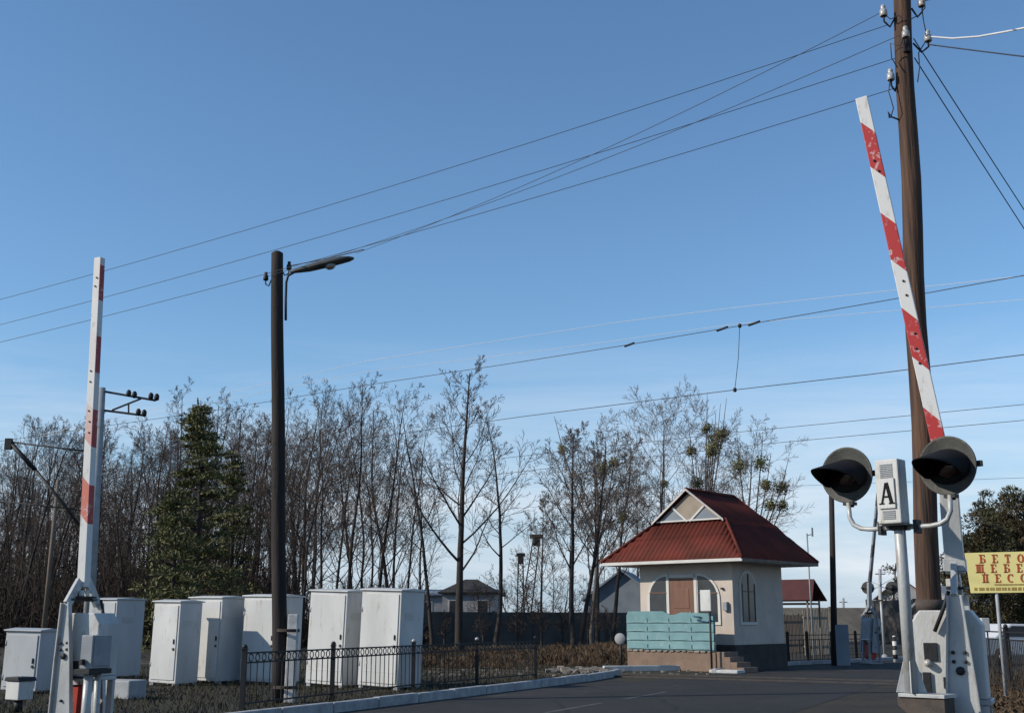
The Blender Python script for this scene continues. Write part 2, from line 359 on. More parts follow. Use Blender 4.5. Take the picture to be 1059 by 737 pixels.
# railway track across the road, rails set flush with the asphalt
TD = V((.85, -.527, 0)); TN = V((.527, .85, 0))
T0 = V((3.4, 34.6, 0))
b = MB()
for o in (0, 1.52):
    b.bar(T0 + TN * o - TD * 60 + V((0, 0, .02)), T0 + TN * o + TD * 26 + V((0, 0, .02)), .07, .05)
tag(b.build('railway_track', M['steel']), kind='structure')

# ------------------------------------------------------------------ crossing barriers
def barrier_base(name, label, loc, rotz, tilt, armmat, jbox=True, group='crossing barriers', ztip=6.86, arm_half=(.068, .04), joint=None):
    """local +x is the way the arm comes down, y its axle, z up"""
    t = thing(name, label, 'barrier', loc, rotz, group)
    # foot and pedestal
    b = MB()
    b.box((.08, 0, .04), (.74, .5, .08)); b.build('foot_plate', M['silver'], t, .008)
    b = MB()
    for x in (-.16, .38):
        for y in (-.17, .17): b.bar((x, y, .08), (x, y, .86), .09, .05)
    b.build_each('leg', M['silver'], t, .006)
    b = MB(); b.box((.1, 0, .885), (.66, .42, .05)); b.build('bed_plate', M['silver'], t, .008)
    # drive housing with chamfered shoulders and a lid
    b = MB()
    prof = [(-.2, .912), (.42, .912), (.42, 1.56), (.33, 1.69), (-.11, 1.69), (-.2, 1.56)]
    b.prism(prof, (0, -.20, 0), (1, 0, 0), (0, 0, 1), (0, 1, 0), .40)
    b.build('housing', M['white'], t, .012)
    b = MB()
    for sy in (-1, 1):
        b.box((.25, sy * .21, 1.32), (.12, .02, .16)); b.box((.30, sy * .215, 1.02), (.07, .03, .24)); b.box((.11, sy * .212, 1.05), (.1, .024, .10))
        b.bar((.02, sy * .215, .9), (.38, sy * .215, .9), .03, .03)
        b.tube([(.38, sy * .215, 1.15), (.38, sy * .215, .8), (.30, sy * .215, .7)], .014, 6)
    b.build_each('latch', M['dark'], t, .004)
    b = MB()
    for sy in (-1, 1): b.lathe([(0, -.03), (.032, -.03), (.036, .0), (.03, .03), (0, .035)], 14, rotX(90 * sy * -1), (.28, sy * .24, 1.22))
    b.build_each('knob', M['porcelain'], t)
    # moving frame with the arm (all tilted about the axle)
    piv = V((0, 0, 1.16)); X = rotY(tilt)
    def mv(mb): mb.v = [tuple(X @ (V(p) - piv) + piv) for p in mb.v]; return mb
    for sy in (-1, 1):
        b = MB()
        pr = [(-.17, .42), (.17, .42), (.13, 1.05), (.065, 1.82), (-.065, 1.82), (-.13, 1.05)]
        y0 = sy * .29
        b.prism(pr, (0, y0 - .012, 0), (1, 0, 0), (0, 0, 1), (0, 1, 0), .024)
        for a, c in zip(((-.158, .42), (.158, .42)), ((-.055, 1.82), (.055, 1.82))):       # flanges of the channel
            m_ = .125 if a[0] > 0 else -.125
            b.bar((a[0], y0 + sy * .03, a[1]), (m_ * .96, y0 + sy * .03, 1.05), .02, .05, (0, 1, 0)); b.bar((m_ * .96, y0 + sy * .03, 1.05), (c[0], y0 + sy * .03, c[1]), .02, .05, (0, 1, 0))
        b.bar((0, y0, 1.80), (0, sy * .07, 2.10), .12, .05, (1, 0, 0))
        b.build('side_frame', M['silver'], mv(b) and t, .004)
        b = MB()
        for x, z in ((0, 1.16), (-.05, 1.32), (.05, 1.32), (-.05, 1.24), (.05, 1.24), (0, .62)):
            b.lathe([(0, -.035), (.017 if z != 1.16 else .04, -.035), (.017 if z != 1.16 else .04, .035), (0, .035)], 8, rotX(90), (x, y0, z))
        mv(b).build_each('bolt', M['dark'], t)
    b = MB(); b.bar((0, -.30, 1.16), (0, .30, 1.16), .07, .07)
    mv(b).build('axle', M['dark'], t, .006)
    b = MB(); b.bar((0, -.26, 1.86), (0, .26, 1.86), .05, .04); b.box((0, 0, 1.889), (.16, .34, .02)); mv(b).build('cross_bar', M['dark'], t, .004)
    b = MB()
    for y in (-.1, 0, .1): b.box((.06, y, 1.94), (.04, .05, .07))
    mv(b).build_each('clamp', M['white'], t, .004)
    b = MB()
    b.prism([(-.1, .18), (.2, .18), (.24, .3), (.24, .66), (.14, .80), (-.04, .80), (-.14, .66), (-.14, .3)], (0, -.12, 0), (1, 0, 0), (0, 0, 1), (0, 1, 0), .24)
    b.build('counterweight', M['red'], t, .02)
    b = MB()
    ah, ac = arm_half
    z0, z1 = (2.02 if joint is None else joint[0] - .12), ztip
    J = rotY(joint[1]) if joint else None
    def jv(mb):
        if J: jp = V((0, 0, joint[0])); mb.v = [tuple(J @ (V(p) - jp) + jp) for p in mb.v]
        return mv(mb)
    if joint:                                                   # steel socket below the break-away joint
        c = MB(); c.bar((0, 0, 2.02), (0, 0, joint[0] + .16), .17, .10, (0, 1, 0)); c.box((0, 0, 2.10), (.20, .14, .12))
        mv(c).build('arm_socket', M['silver'], t, .008)
        z0 = joint[0] + .05
    vs = []
    for z, a, c in ((z0, ah, ac), (z1, ah * .88, ac * .88)):
        vs += [(-a, -c, z), (a, -c, z), (a, c, z), (-a, c, z)]
    b.add(vs, [(3, 2, 1, 0), (4, 5, 6, 7), (0, 1, 5, 4), (1, 2, 6, 5), (2, 3, 7, 6), (3, 0, 4, 7)])
    jv(b); b.m = [0, 0, 0, 1, 0, 1]; arm = b.build('arm', armmat, t, .006)
    b = MB()
    for z in (4.05, 4.2, 4.35, 4.75, 4.9, 6.1, 6.22):
        for sy in (-1, 1): b.lathe([(0, 0), (.011, 0), (.011, .012), (0, .012)], 8, rotX(-90 * sy), (.01 * (-1) ** int(z * 10), sy * ac * .93, z))
    jv(b).build_each('rivet', M['dark'], arm)
    if jbox:
        b = MB(); b.box((.52, -.34, 1.22), (.17, .36, .40)); b.box((.61, -.34, 1.22), (.015, .30, .34))
        j = b.build('junction_box', M['grey'], t, .012)
        b = MB(); b.box((.50, -.34, .985), (.22, .42, .06)); b.bar((.45, -.34, .97), (.2, -.1, .70), .05, .05); b.box((.5, -.56, 1.1), (.05, .06, .07)); b.box((.5, -.12, 1.1), (.05, .06, .07))
        b.build('bracket', M['dark'], j, .004)
        b = MB(); b.tube([(.5, -.42, .95), (.5, -.42, .5), (.42, -.42, .05)], .055, 10); b.tube([(.5, -.25, .95), (.52, -.25, .5), (.56, -.22, .05)], .04, 8)
        b.build_each('leg', M['silver'], t)
    # operating rod
    b = MB(); b.tube([(.2, .24, 1.5), (.1, .25, 1.72), (.05, .26, 1.86)], .018, 8); b.build('rod', M['dark'], t)
    return t
BARU_R = math.atan2(.432, -.902); BARU_L = math.atan2(-.432, .902)
pR = at(993, 650, 11.0); pR.z = 0
bR = barrier_base('crossing_barrier', 'large red and white striped crossing barrier raised beside the lettered signal at right', pR, BARU_R, 0.0, [M['arm'], M['arm']], False, ztip=6.95, joint=(2.85, 7.5))
pL = at(85, 650, 15.4); pL.z = 0
bL = barrier_base('crossing_barrier', 'raised crossing barrier at far left, arm seen edge on above a grey junction box', pL, BARU_L + .10, -2.2, [M['armfaded'], M['armrev']], True, ztip=6.52, arm_half=(.062, .056))
pF = foot(897, 45)
bF = copy_tree(bR); bF.location = pF; bF.rotation_euler = (0, 0, BARU_L + .95); bF.scale = (1, 1, 1)
M['armdark'] = stripe_mat('shade_toned_stripes', (.22, .22, .23), (.035, .03, .03), .88, -1.0, .08)  # the far arm's shade is mixed into these stripe colours
bF.rotation_euler = (0, radians(5), BARU_L + .95)
for ch in bF.children:  # recoloured darker and greyer, so shade sits in this copy's paint
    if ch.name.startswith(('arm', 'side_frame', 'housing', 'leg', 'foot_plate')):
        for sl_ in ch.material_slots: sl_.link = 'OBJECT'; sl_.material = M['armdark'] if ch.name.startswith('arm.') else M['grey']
tag(bF, 'small distant grey crossing barrier with a thin dark leaning arm, across the road')

# ------------------------------------------------------------------ crossing signal with two hooded lamps and the lettered box
def letter_A(mb, o, ex, ey, ez, h, t=.004):
    w_ = h * .62
    def st(p, q, wd): 
        a = V(o) + V(ex) * p[0] + V(ey) * p[1]; c = V(o) + V(ex) * q[0] + V(ey) * q[1]
        mb.bar(a, c, t, wd, V(ez).cross(c - a)) if False else mb.bar(a, c, wd, t, ez)
    st((-w_ * .40, 0), (-.005 * h, h), h * .09); st((w_ * .40, 0), (.03 * h, h), h * .17)
    st((-w_ * .24, h * .34), (w_ * .24, h * .34), h * .08)
    st((-w_ * .62, .02 * h), (-w_ * .2, .02 * h), h * .06); st((w_ * .16, .02 * h), (w_ * .66, .02 * h), h * .06)

def signal(label, loc, rotz, zfoot, lettered=True, group='crossing signals', arms=True):
    """local -y is the way the lamps face"""
    t = thing('crossing_signal', label, 'signal', loc, rotz, group)
    b = MB(); b.tube([(0, 0, zfoot), (0, 0, 3.0)], [.054, .050], 20); b.build('mast', M['silver'], t)
    if lettered:
        b = MB(); b.box((.12, .05, zfoot - .02), (.42, .26, .03)); 
        for a in range(4):
            x = cos(a * pi / 2 + .4); y = sin(a * pi / 2 + .4)
            b.prism([(.05, 0), (.13, 0), (.05, .28)], (0, 0, zfoot), (x, y, 0), (0, 0, 1), (-y, x, 0), .01)
        b.build('base_plate', M['silver'], t, .003)
        b = MB(); b.prism([(-.11, -.03), (-.11, -.10), (.12, -.30), (.32, -.30), (.32, -.03)], (0, -.06, zfoot - .005), (1, 0, 0), (0, 0, 1), (0, 1, 0), .2)
        b.build('bracket', M['rust'], t, .005)
    else:
        b = MB(); b.lathe([(.2, 0), (.2, .06), (.09, .2), (.06, .22)], 16); b.build('base_plate', M['concrete'], t)
    # cross arm
    zb = 2.42; xl, xr = -.58, .58
    b = MB()
    for sx in (-1, 1):
        b.tube([(0, 0, zb), (sx * .29, 0, zb), (sx * .38, 0, zb + .012), (sx * .45, 0, zb + .05), (sx * .485, 0, zb + .12), (sx * .49, 0, zb + .26)], .022, 10)
    b.build_each('lamp_bracket', M['silver'], t)
    b = MB()
    for sx in (-1, 1): b.box((sx * .17, 0, zb), (.035, .11, .12)); 
    b.box((0, 0, zb), (.15, .13, .05)); 
    b.build_each('clamp', M['dark'], t, .004)
    for sx in (-1, 1):
        hd = thing('lamp_head', None, None, (sx * .49, 0, zb + .52), 0); hd.parent = t
        b = MB()                                                # round back plate, slightly dished, rim rolled
        Xf = rotX(90)                                           # local z of the lathe -> -y (forward)
        b.lathe([(0, 0), (.245, 0), (.260, .012), (.264, .006), (.264, -.006), (.245, -.012), (0, -.012)], 40, Xf, (0, 0, 0))
        b.build('back_plate', M['discback'], hd)
        b = MB(); b.lathe([(0, .013), (.194, .013), (.194, .017), (.13, .019), (0, .019)], 32, Xf @ Matrix.Diagonal((1.06, .80, 1)), (0, 0, -.012)); b.build('hood_ring', M['black'], hd)
        b = MB(); b.lathe([(0, -.24), (.07, -.23), (.12, -.16), (.13, -.02), (.13, -.0)], 24, Xf); b.box((.255, .05, .0), (.07, .04, .05))
        b.tube([(0, .05, -.3), (0, .05, -.1)], .03, 8); b.box((0, .03, -.27), (.10, .09, .03))
        b.build('housing', M['dark'], hd)
        b = MB(); b.lathe([(0, .05), (.06, .045), (.095, .034), (.11, .022), (.11, .005)], 24, Xf); b.build('lens', M['lens'], hd)
        # long drooping visor: open underneath, longest at the top
        b = MB(); na = 29; nl = 8; R0 = .200; vo = []; vi = []
        for i in range(na):
            a = radians(-38 + 256 * i / (na - 1)); s_ = max(0, sin((a + radians(38)) / radians(256) * pi))
            Ln = .10 + .46 * s_ ** 1.15
            for j in range(nl):
                f = j / (nl - 1); y = -.012 - Ln * f; taper = 1 - .42 * f * s_
                r = R0 * taper; z = .80 * r * sin(a) - .012 - .07 * f * s_ ** 1.2
                vo.append(V((1.06 * r * cos(a), y, z)))
                vi.append(V((1.06 * (r - .006) * cos(a), y, z - .006 * sin(a))))
        fo = [(i * nl + j, (i + 1) * nl + j, (i + 1) * nl + j + 1, i * nl + j + 1) for i in range(na - 1) for j in range(nl - 1)]
        k = na * nl
        fi = [tuple(k + q for q in reversed(f)) for f in fo]
        ed = [(i * nl + nl - 1, (i + 1) * nl + nl - 1, k + (i + 1) * nl + nl - 1, k + i * nl + nl - 1) for i in range(na - 1)]
        b.add(vo + vi, fo + fi + ed, 0, True); b.build('visor', M['black'], hd)
    if lettered:
        bx = thing('letter_box', None, None, (.0, -.10, 2.735), 0); bx.parent = t
        b = MB(); b.box((0, 0, 0), (.225, .17, .58)); b.build('box_body', M['white'], bx, .012)
        b = MB(); b.box((-.005, -.094, -.02), (.155, .018, .27)); b.build('letter_plate', M['white'], bx, .003)
        b = MB(); letter_A(b, (-.005, -.106, -.115), (1, 0, 0), (0, 0, 1), (0, -1, 0), .19); b.build('letter', M['black'], bx)
        for z0, nn in ((.125, 8), (-.245, 5)):
            b = MB()
            for i in range(nn): b.box((0, -.0885, z0 + i * .0165), (.12, .007, .009))
            b.build('grille', M['grey'], bx)
        b = MB(); b.bar((-.03, .09, -.30), (-.02, .1, -.40), .03, .03); b.box((.0, .06, -.295), (.26, .2, .012)); b.build_each('hanger', M['grey'], bx)
    else:
        b = MB(); b.bar((-.5, -.07, 3.3), (.5, -.07, 2.75), .03, .11, (0, 1, 0)); b.bar((-.5, -.11, 2.75), (.5, -.11, 3.3), .03, .11, (0, 1, 0)); b.build('cross_board', M['white'], t)
        b = MB(); b.tube([(0, 0, 2.95), (0, 0, 3.2)], .045, 8); b.build('mast_top', M['silver'], t)
    return t
pS = at(938, 650, 10.62); pS.z = 0
SAZ = 44
signal('silver crossing signal with two black hooded lamps and a white box lettered A', pS, -radians(SAZ), .98)
pS2 = foot(913, 50)
signal('small distant crossing signal facing away with crossed boards, beside the far barrier', pS2, radians(160), .2, False)

# ------------------------------------------------------------------ relay cabinets
def cabinet(label, edge, h, w_, d_, matl, az=33, lean=0, style=0, legs=True):
    """edge = ground point under the front right vertical edge"""
    a = V((cos(radians(az)), -sin(radians(az)), 0)); bk = V((sin(radians(az)), cos(radians(az)), 0))
    c = edge - a * (w_ / 2) + bk * (d_ / 2)
    t = thing('relay_cabinet', label, 'cabinet', c, -radians(az), 'relay cabinets by the railway')
    if lean: t.rotation_euler = (0, radians(lean), -radians(az))
    z0 = .07
    b = MB(); b.box((0, 0, z0 + (h - z0) / 2), (w_, d_, h - z0)); b.build('body', matl, t, .012)
    b = MB(); b.box((0, -d_ / 2 - .012, z0 + (h - z0) / 2), (w_ - .12, .022, h - z0 - .16))
    if style == 1: b.box((0, -d_ / 2 - .026, z0 + .34), (w_ - .2, .006, .02))
    dr = b.build('door', matl, t, .006)
    b = MB(); b.box((w_ * .5 - .13, -d_ / 2 - .035, h * .53), (.025, .03, .12)); b.box((w_ * .5 - .13, -d_ / 2 - .03, h * .53), (.05, .016, .05)); b.build('handle', M['dark'], dr, .003)
    b = MB(); b.box((w_ * .5 - .13, -d_ / 2 - .036, h * .44), (.05, .028, .06)); b.build('padlock', M['rust'], dr, .004)
    b = MB()
    for z in (h * .25, h * .8): b.tube([(-w_ / 2 + .045, -d_ / 2 - .022, z - .06), (-w_ / 2 + .045, -d_ / 2 - .022, z + .06)], .016, 8)
    b.build_each('hinge', matl, dr)
    b = MB()
    b.prism([(-d_ / 2 - .05, 0), (d_ / 2 + .05, 0), (d_ / 2 + .05, .03), (0, .07), (-d_ / 2 - .05, .03)], (-w_ / 2 - .04, 0, h), (0, 1, 0), (0, 0, 1), (1, 0, 0), w_ + .08)
    b.build('roof', matl, t, .006)
    b = MB()
    if legs:
        for x in (-1, 1):
            for y in (-1, 1): b.box((x * (w_ / 2 - .08), y * (d_ / 2 - .08), z0 / 2), (.12, .12, z0))
        b.build_each('leg', M['concrete'], t)
        b = MB()
        for i in range(5): b.box((w_ / 2 + .006, -.1 + 0 * i, h * .78 - i * .035), (.012, d_ * .4, .014))
        b.build('vent', matl, t)
    return t
def gy(px, Y): return foot(px, Y)
cabinet('white relay cabinet at the right end of the row, nearest the tall bare tree', gy(412, 28.3), 2.30, 1.22, .90, M['cabinet'], 33, 2.0, 1)
cabinet('white relay cabinet behind the iron fence, second from the right end of the row', gy(356, 29.2), 2.30, 1.22, .90, M['cabinet'], 33, 2.0, 1)
cabinet('white relay cabinet standing just behind the dark street lamp pole', gy(285.5, 30.5), 2.20, 1.22, .92, M['cabinet'], 33, 1.0)
cabinet('white relay cabinet standing between the narrow forward one and the one behind the lamp pole', gy(228, 31.0), 2.17, 1.22, .92, M['cabinet'], 33, .6)
cabinet('narrow pale relay cabinet standing forward, overlapping its right neighbour', gy(184.5, 29.9), 2.05, .98, .72, M['cabinet'], 33, 1.0)
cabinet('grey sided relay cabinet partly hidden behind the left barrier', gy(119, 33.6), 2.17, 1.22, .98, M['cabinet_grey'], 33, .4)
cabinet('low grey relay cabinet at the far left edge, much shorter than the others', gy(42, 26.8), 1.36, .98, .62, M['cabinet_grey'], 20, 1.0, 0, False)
p = gy(124, 25.5)
b = MB(); b.box((0, 0, .19), (1.3, .5, .38)); t = tag(b.build('concrete_block', M['concrete'], bevel=.03), 'long low concrete block on the grass in front of the partly hidden cabinet', 'concrete block')
t.location = p; t.rotation_euler = (0, 0, -.5)
# little track box with a dark lid on a stub post
p = gy(26, 21.6)
t = thing('track_box', 'small white box with a dark lid on a stub post, at lower left', 'track box', p, -radians(35))
b = MB(); b.box((0, 0, .38), (.40, .30, .32)); b.build('body', M['white'], t, .015)
b = MB(); b.prism([(-.23, 0), (.23, 0), (.19, .07), (-.19, .07)], (0, -.18, .542), (1, 0, 0), (0, 0, 1), (0, 1, 0), .36); b.build('lid', M['dark'], t, .01)
b = MB(); b.tube([(0, 0, 0), (0, 0, .22)], .08, 10); b.build('post', M['dark'], t)

# ------------------------------------------------------------------ iron fence by the road (left)
def iron_fence(label, pts, h, rings=True, m=None, capat=(), pr=.045, bar_gap=.155, group='wrought iron fences'):
    m = m or M['dark']
    t = thing('iron_fence', label, 'fence', pts[0], 0, group); o = V(pts[0])
    for i, p in enumerate(pts):
        b = MB(); q = V(p) - o
        b.box(q + V((0, 0, h * .53)), (pr * 2, pr * 2, h * 1.06)); b.box(q + V((0, 0, h * 1.06 + .012)), (pr * 2.5, pr * 2.5, .024))
        po = b.build('post', m, t, .004)
        b = MB(); b.lathe([(.045, 0), (.055, .03), (.03, .065), (0, .075)], 10, None, q + V((0, 0, h * 1.06 + .024)))
        b.build('cap', M['porcelain'] if i in capat else m, po)
    for p, q in zip(pts[:-1], pts[1:]):
        b = MB(); p = V(p) - o; q = V(q) - o; Ln = (q - p).length; d = (q - p) / Ln
        up = V((0, 0, 1)); zt = h; zr = h - .17; zb = .14
        for z in (zt, zr, zb): b.bar(p + up * z, q + up * z, .034, .03)
        k = max(2, int(Ln / bar_gap))
        for i in range(1, k):
            c = p + d * (Ln * i / k)
            b.tube([c + up * zb, c + up * zr], .011, 5, caps=False)
            if rings and i % 1 == 0:
                cc = c + up * ((zt + zr) / 2); pts_ = [cc + d * (.066 * cos(a)) + up * (.066 * sin(a)) for a in [2 * pi * j / 12 for j in range(13)]]
                b.tube(pts_, .011, 5, caps=False)
        b.build('panel', m, t)
    return t
iron_fence('black wrought iron fence with a row of rings, beside the left kerb', [gnd(250, 735.5), gnd(343, 724), gnd(427, 714), gnd(493, 707.5), gnd(554, 702)], 1.02, capat=(2, 3), bar_gap=.2)
iron_fence('dark iron fence beyond the road, between the house and the far barrier', [foot(814, 44.5), foot(834, 45.5), foot(859, 46.5), foot(884, 47.5), foot(908, 48.5)], 1.05, False, bar_gap=.25, pr=.05)
iron_fence('dark iron fence under the yellow sign at the right edge', [foot(1012, 29.5), foot(1040, 27.0), foot(1072, 24.6), foot(1110, 22)], 1.34, False, bar_gap=.14, pr=.05)

# ------------------------------------------------------------------ poles
def insulator(owner, mporc, p, base, s=1.0):
    """hooked pin insulator: p is the porcelain's centre, base the point on the pole"""
    p = V(p); base = V(base); k = MB()
    low = p + V((0, 0, -.14 * s))
    mid = (low + base) / 2 + V((0, 0, -.10 * s))
    k.tube([base, base * .6 + mid * .4, mid, low + (mid - low) * .3, low, p], .012 * s, 6)
    h = k.build('hook', M['dark'], owner); k = MB()
    k.lathe([(.0, .085 * s), (.028 * s, .08 * s), (.032 * s, .05 * s), (.024 * s, .035 * s), (.045 * s, .015 * s), (.048 * s, -.06 * s), (.040 * s, -.07 * s), (0, -.05 * s)], 14, None, p)
    k.build('insulator', mporc, h)

YP = 14.8
pb = at(959, 650, YP); pb.z = 0; ptop = at(930.5, -45, YP)
t = thing('utility_pole', 'tall brown wooden utility pole with white insulators at right', 'utility pole', pb)
POLE = t
b = MB(); k = 16; pts = [V((0, 0, 0)).lerp(ptop - pb, i / k) for i in range(k + 1)]
for i, q in enumerate(pts): q.x += .015 * sin(i * 1.3); q.y += .01 * sin(i * .9)
b.tube(pts, [.158 - .045 * i / k for i in range(k + 1)], 18); b.build('post', M['wood'], t)
def pole_at(py): 
    d = (ptop - pb); q = at(945, py, YP); f = (q.z) / d.z; return V((0, 0, 0)).lerp(d, f)
INS = {}
for nm, px, py, side in (('i1', 913.5, 12, -1), ('i2', 936.5, 34, 0), ('i3', 921, 78, -1), ('i4', 959.5, 38, 1), ('i5', 953, 2, 1)):
    Y_ = YP - (.30 if side == 0 else .05)
    p = at(px, py, Y_); INS[nm] = p.copy()
    c = pole_at(py + 8); base = c + V((side * .12, -.12 if side == 0 else -.03, 0))
    insulator(t, M['porcelain'], p - pb, base, 1.1)
hk = MB(); hk.tube([pole_at(125) + V((-.12, -.03, 0)), at(922, 121, YP) - pb, at(918.5, 116, YP) - pb, at(920, 122, YP) - pb], .012, 6)
hk.build('hook', M['dark'], t)
b = MB()
def loop(pxs, r=.008): b.tube([at(x, y, YP - dy) - pb for x, y, dy in pxs], r, 5)
loop([(921, 78, .05), (919, 95, .1), (924, 112, .12), (921, 122, .05)]); loop([(913, 14, .05), (921, 20, .1), (930, 16, .15), (934, 22, .17), (942, 20, .18), (950, 16, .1), (957, 8, .05)])
loop([(936, 34, .3), (931, 48, .25), (921, 45, .2), (922, 60, .1), (928, 70, .15)]); loop([(959, 40, .05), (955, 22, .08), (953, 5, .05)])
loop([(959, 40, .05), (950, 55, .1), (951, 70, .1), (949, 85, .12)])
b.build_each('jumper_wire', M['wire'], t)
b = MB()
for z, hh in ((1.78, .14), (1.2, .1)):
    f = z / (ptop - pb).z; c = V((0, 0, 0)).lerp(ptop - pb, f); b.lathe([(.165, -hh / 2), (.172, -hh / 2), (.172, hh / 2), (.165, hh / 2)], 18, None, c)
b.build_each('band', M['rust'], t)
b = MB(); q = pole_at(50); b.box(q + V((-.01, -.135, 0)), (.1, .05, .26)); b.build('switch_box', M['dark'], t, .01)

YL = 24.1
lb = at(289.5, 722, YL); lb.z = 0; lt = at(286.5, 262, YL)
t = thing('street_lamp', 'dark wooden street lamp pole lashed to a whitewashed concrete stub', 'street lamp', lb)
b = MB(); pts = [V((0, 0, 0)).lerp(lt - lb, i / 12) for i in range(13)]
for i, q in enumerate(pts): q.x += .008 * sin(i * 1.1)
b.tube(pts + [pts[-1] + V((0, 0, .05))], [.158 - .03 * i / 12 for i in range(13)] + [.05], 16); b.build('post', M['wooddark'], t)
b = MB(); s0 = V((.20, -.06, 0)); s1 = s0 + V((.02, 0, 1.72)); b.bar(s0, s1, .20, .17, (0, 1, 0)); b.build('concrete_stub', M['whitewash'], t, .015)
b = MB()
for z in (.28, 1.38):
    for e in range(3):
        pts_ = [V((.10 + .24 * cos(a), -.03 + .19 * sin(a), z + e * .02)) for a in [2 * pi * j / 16 for j in range(17)]]; b.tube(pts_, .012, 5, caps=False)
b.build_each('wire_lashing', M['rust'], t, per=3)
def lp(px, py, dy=0): return at(px, py, YL + dy) - lb
b = MB(); b.tube([lp(295.5, 331, -.1), lp(295.5, 310, -.1), lp(296, 292, -.1), lp(298, 285, -.1), lp(305, 281, -.1), lp(318, 277.5, -.1)], .028, 8); b.build('lamp_bracket', M['dark'], t)
# luminaire: shallow tapered shell with a flat glass underneath
b = MB(); a0 = lp(300, 281.5, -.1); a1 = lp(366, 267, -.1); ax = (a1 - a0).normalized(); Ln = (a1 - a0).length
sd = V((0, 1, 0)); upv = sd.cross(ax) * -1
if upv.z < 0: upv = -upv
secs = [(0, .035, .03, .03), (.08, .06, .05, .045), (.3, .10, .075, .08), (.55, .14, .10, .07), (.8, .15, .095, .05), (.93, .12, .06, .04), (1.0, .05, .02, .02)]
vs = []; nn = 12
for f, wd, hu, hd_ in secs:
    c = a0 + ax * (Ln * f)
    for j in range(nn):
        a = 2 * pi * j / nn; h_ = hu if sin(a) > 0 else hd_
        vs.append(c + sd * (wd * cos(a)) + upv * (h_ * sin(a)))
k = len(secs)
b.add(vs, [(i * nn + j, i * nn + (j + 1) % nn, (i + 1) * nn + (j + 1) % nn, (i + 1) * nn + j) for i in range(k - 1) for j in range(nn)] + [tuple(range(nn - 1, -1, -1)), tuple(range((k - 1) * nn, k * nn))], 0, True)
lum = b.build('luminaire', M['discback'], t)
b = MB(); c = a0 + ax * (Ln * .62) - upv * .075
b.lathe([(0, -.05), (.07, -.045), (.11, -.01), (.115, .03)], 16, Matrix((ax, sd, upv)).transposed(), c); b.build('lamp_glass', M['curtain'], lum)
LI = [at(275, 286, YL), at(299, 275, YL)]
for p, sx in zip(LI, (-1, 1)):
    q = p - lb; insulator(t, M['dark'], q, V((q.x * .35 + (lt - lb).x * .65, 0, q.z - .02)), 1.2)

# slim black pole by the far fence
pb2 = foot(861, 43.5)
t = thing('utility_pole', 'thin black pole standing behind the left signal lamp, near the far fence', 'utility pole', pb2)
b = MB(); tp = at(859.5, 492, 43.5); b.tube([(0, 0, 0), (tp - pb2) * .5, tp - pb2], [.125, .11, .095], 12); b.build('post', M['wooddark'], t)
b = MB(); b.bar((.3, -.02, 0), (.3, -.02, 1.45), .5, .2, (0, 1, 0)); b.build('concrete_stub', M['bluegrey'], t, .02)

# concrete catenary mast with cantilever on the left
YM = 52
mb_ = at(92, 650, YM); mb_.z = 0; mt = at(105, 401, YM)
t = thing('catenary_mast', 'concrete railway mast with two insulator arms behind the left barrier', 'catenary mast', mb_)
def mp_(px, py, dy=0): return at(px, py, YM + dy) - mb_
b = MB(); b.tube([(0, 0, 0), mt - mb_], [.25, .18], 16); b.build('mast', M['concrete'], t)
for pts_, ins in (([(104, 404), (161, 414)], ((133, 408), (139, 409.5), (156, 411), (162, 412))), ([(106, 424), (149, 429.5)], ((143, 427.5), (149, 428.5)))):
    b = MB(); b.bar(mp_(*pts_[0]), mp_(*pts_[1]), .09, .09)
    if pts_[0][1] > 420: b.bar(mp_(116, 424), mp_(146, 412), .07, .07); b.bar(mp_(133, 418), mp_(133, 426.5), .06, .06)
    br = b.build('bracket_arm', M['dark'], t)
    b = MB()
    for q in ins:
        c = mp_(*q) + V((0, 0, .0)); b.lathe([(.02, -.1), (.11, -.06), (.12, .12), (.06, .22), (0, .24)], 10, None, c)
    b.build_each('insulator', M['dark'], br)
b = MB(); b.tube([mp_(92, 555), mp_(60, 514), mp_(36, 485)], .07, 8); b.tube([mp_(36, 485), mp_(10, 457)], .10, 8); b.box(mp_(9, 459), (.3, .2, .5)); b.build('cantilever', M['dark'], t)
b = MB(); b.tube([mp_(97, 467), mp_(68, 464), mp_(12, 457)], .04, 6); b.tube([mp_(92, 528), mp_(0, 518)], .03, 6); b.build_each('tie_rod', M['dark'], t)

# old leaning post
p0 = at(45, 650, 60); p0.z = 0; p1 = at(60, 496, 60)
t = thing('wooden_post', 'thin weathered wooden post leaning at the edge of the wood, far left', 'post', p0)
b = MB(); b.tube([(0, 0, 0), p1 - p0], [.13, .09], 8); b.build('post', M['oldwood'], t)
b = MB(); b.bar(at(56, 525, 60) - p0, at(68, 527, 60) - p0, .1, .1); b.build('crossarm', M['oldwood'], t)

# ------------------------------------------------------------------ wires
def wire(label, pts, r=.009, m=None, sag=0.0, group=None, cat='wire', name='overhead_wire'):
    """pts = [(px,py,Y)...] or world points; a chord with sag if two points"""
    w_ = [V(p) if isinstance(p, V) else at(*p) for p in pts]
    if group == 'railway catenary wires':                       # run on along the line beyond what the picture shows
        w_ = [w_[0] + (w_[0] - w_[1]) * .6] + w_ + [w_[-1] + (w_[-1] - w_[-2]) * k for k in (1, 2, 3.2)]
    if len(w_) == 2:
        a, c = w_; w_ = []
        for i in range(17):
            f = i / 16; q = a.lerp(c, f); q.z -= sag * 4 * f * (1 - f); w_.append(q)
    b = MB(); b.tube(w_, r, 5, caps=False)
    o = b.build(name, m or M['wire'], None, loc=w_[0])
    tag(o, label, cat, group); return o
gP = 'power lines from the utility pole'
def ext(a, c, k=1.25): return a + (c - a) * k
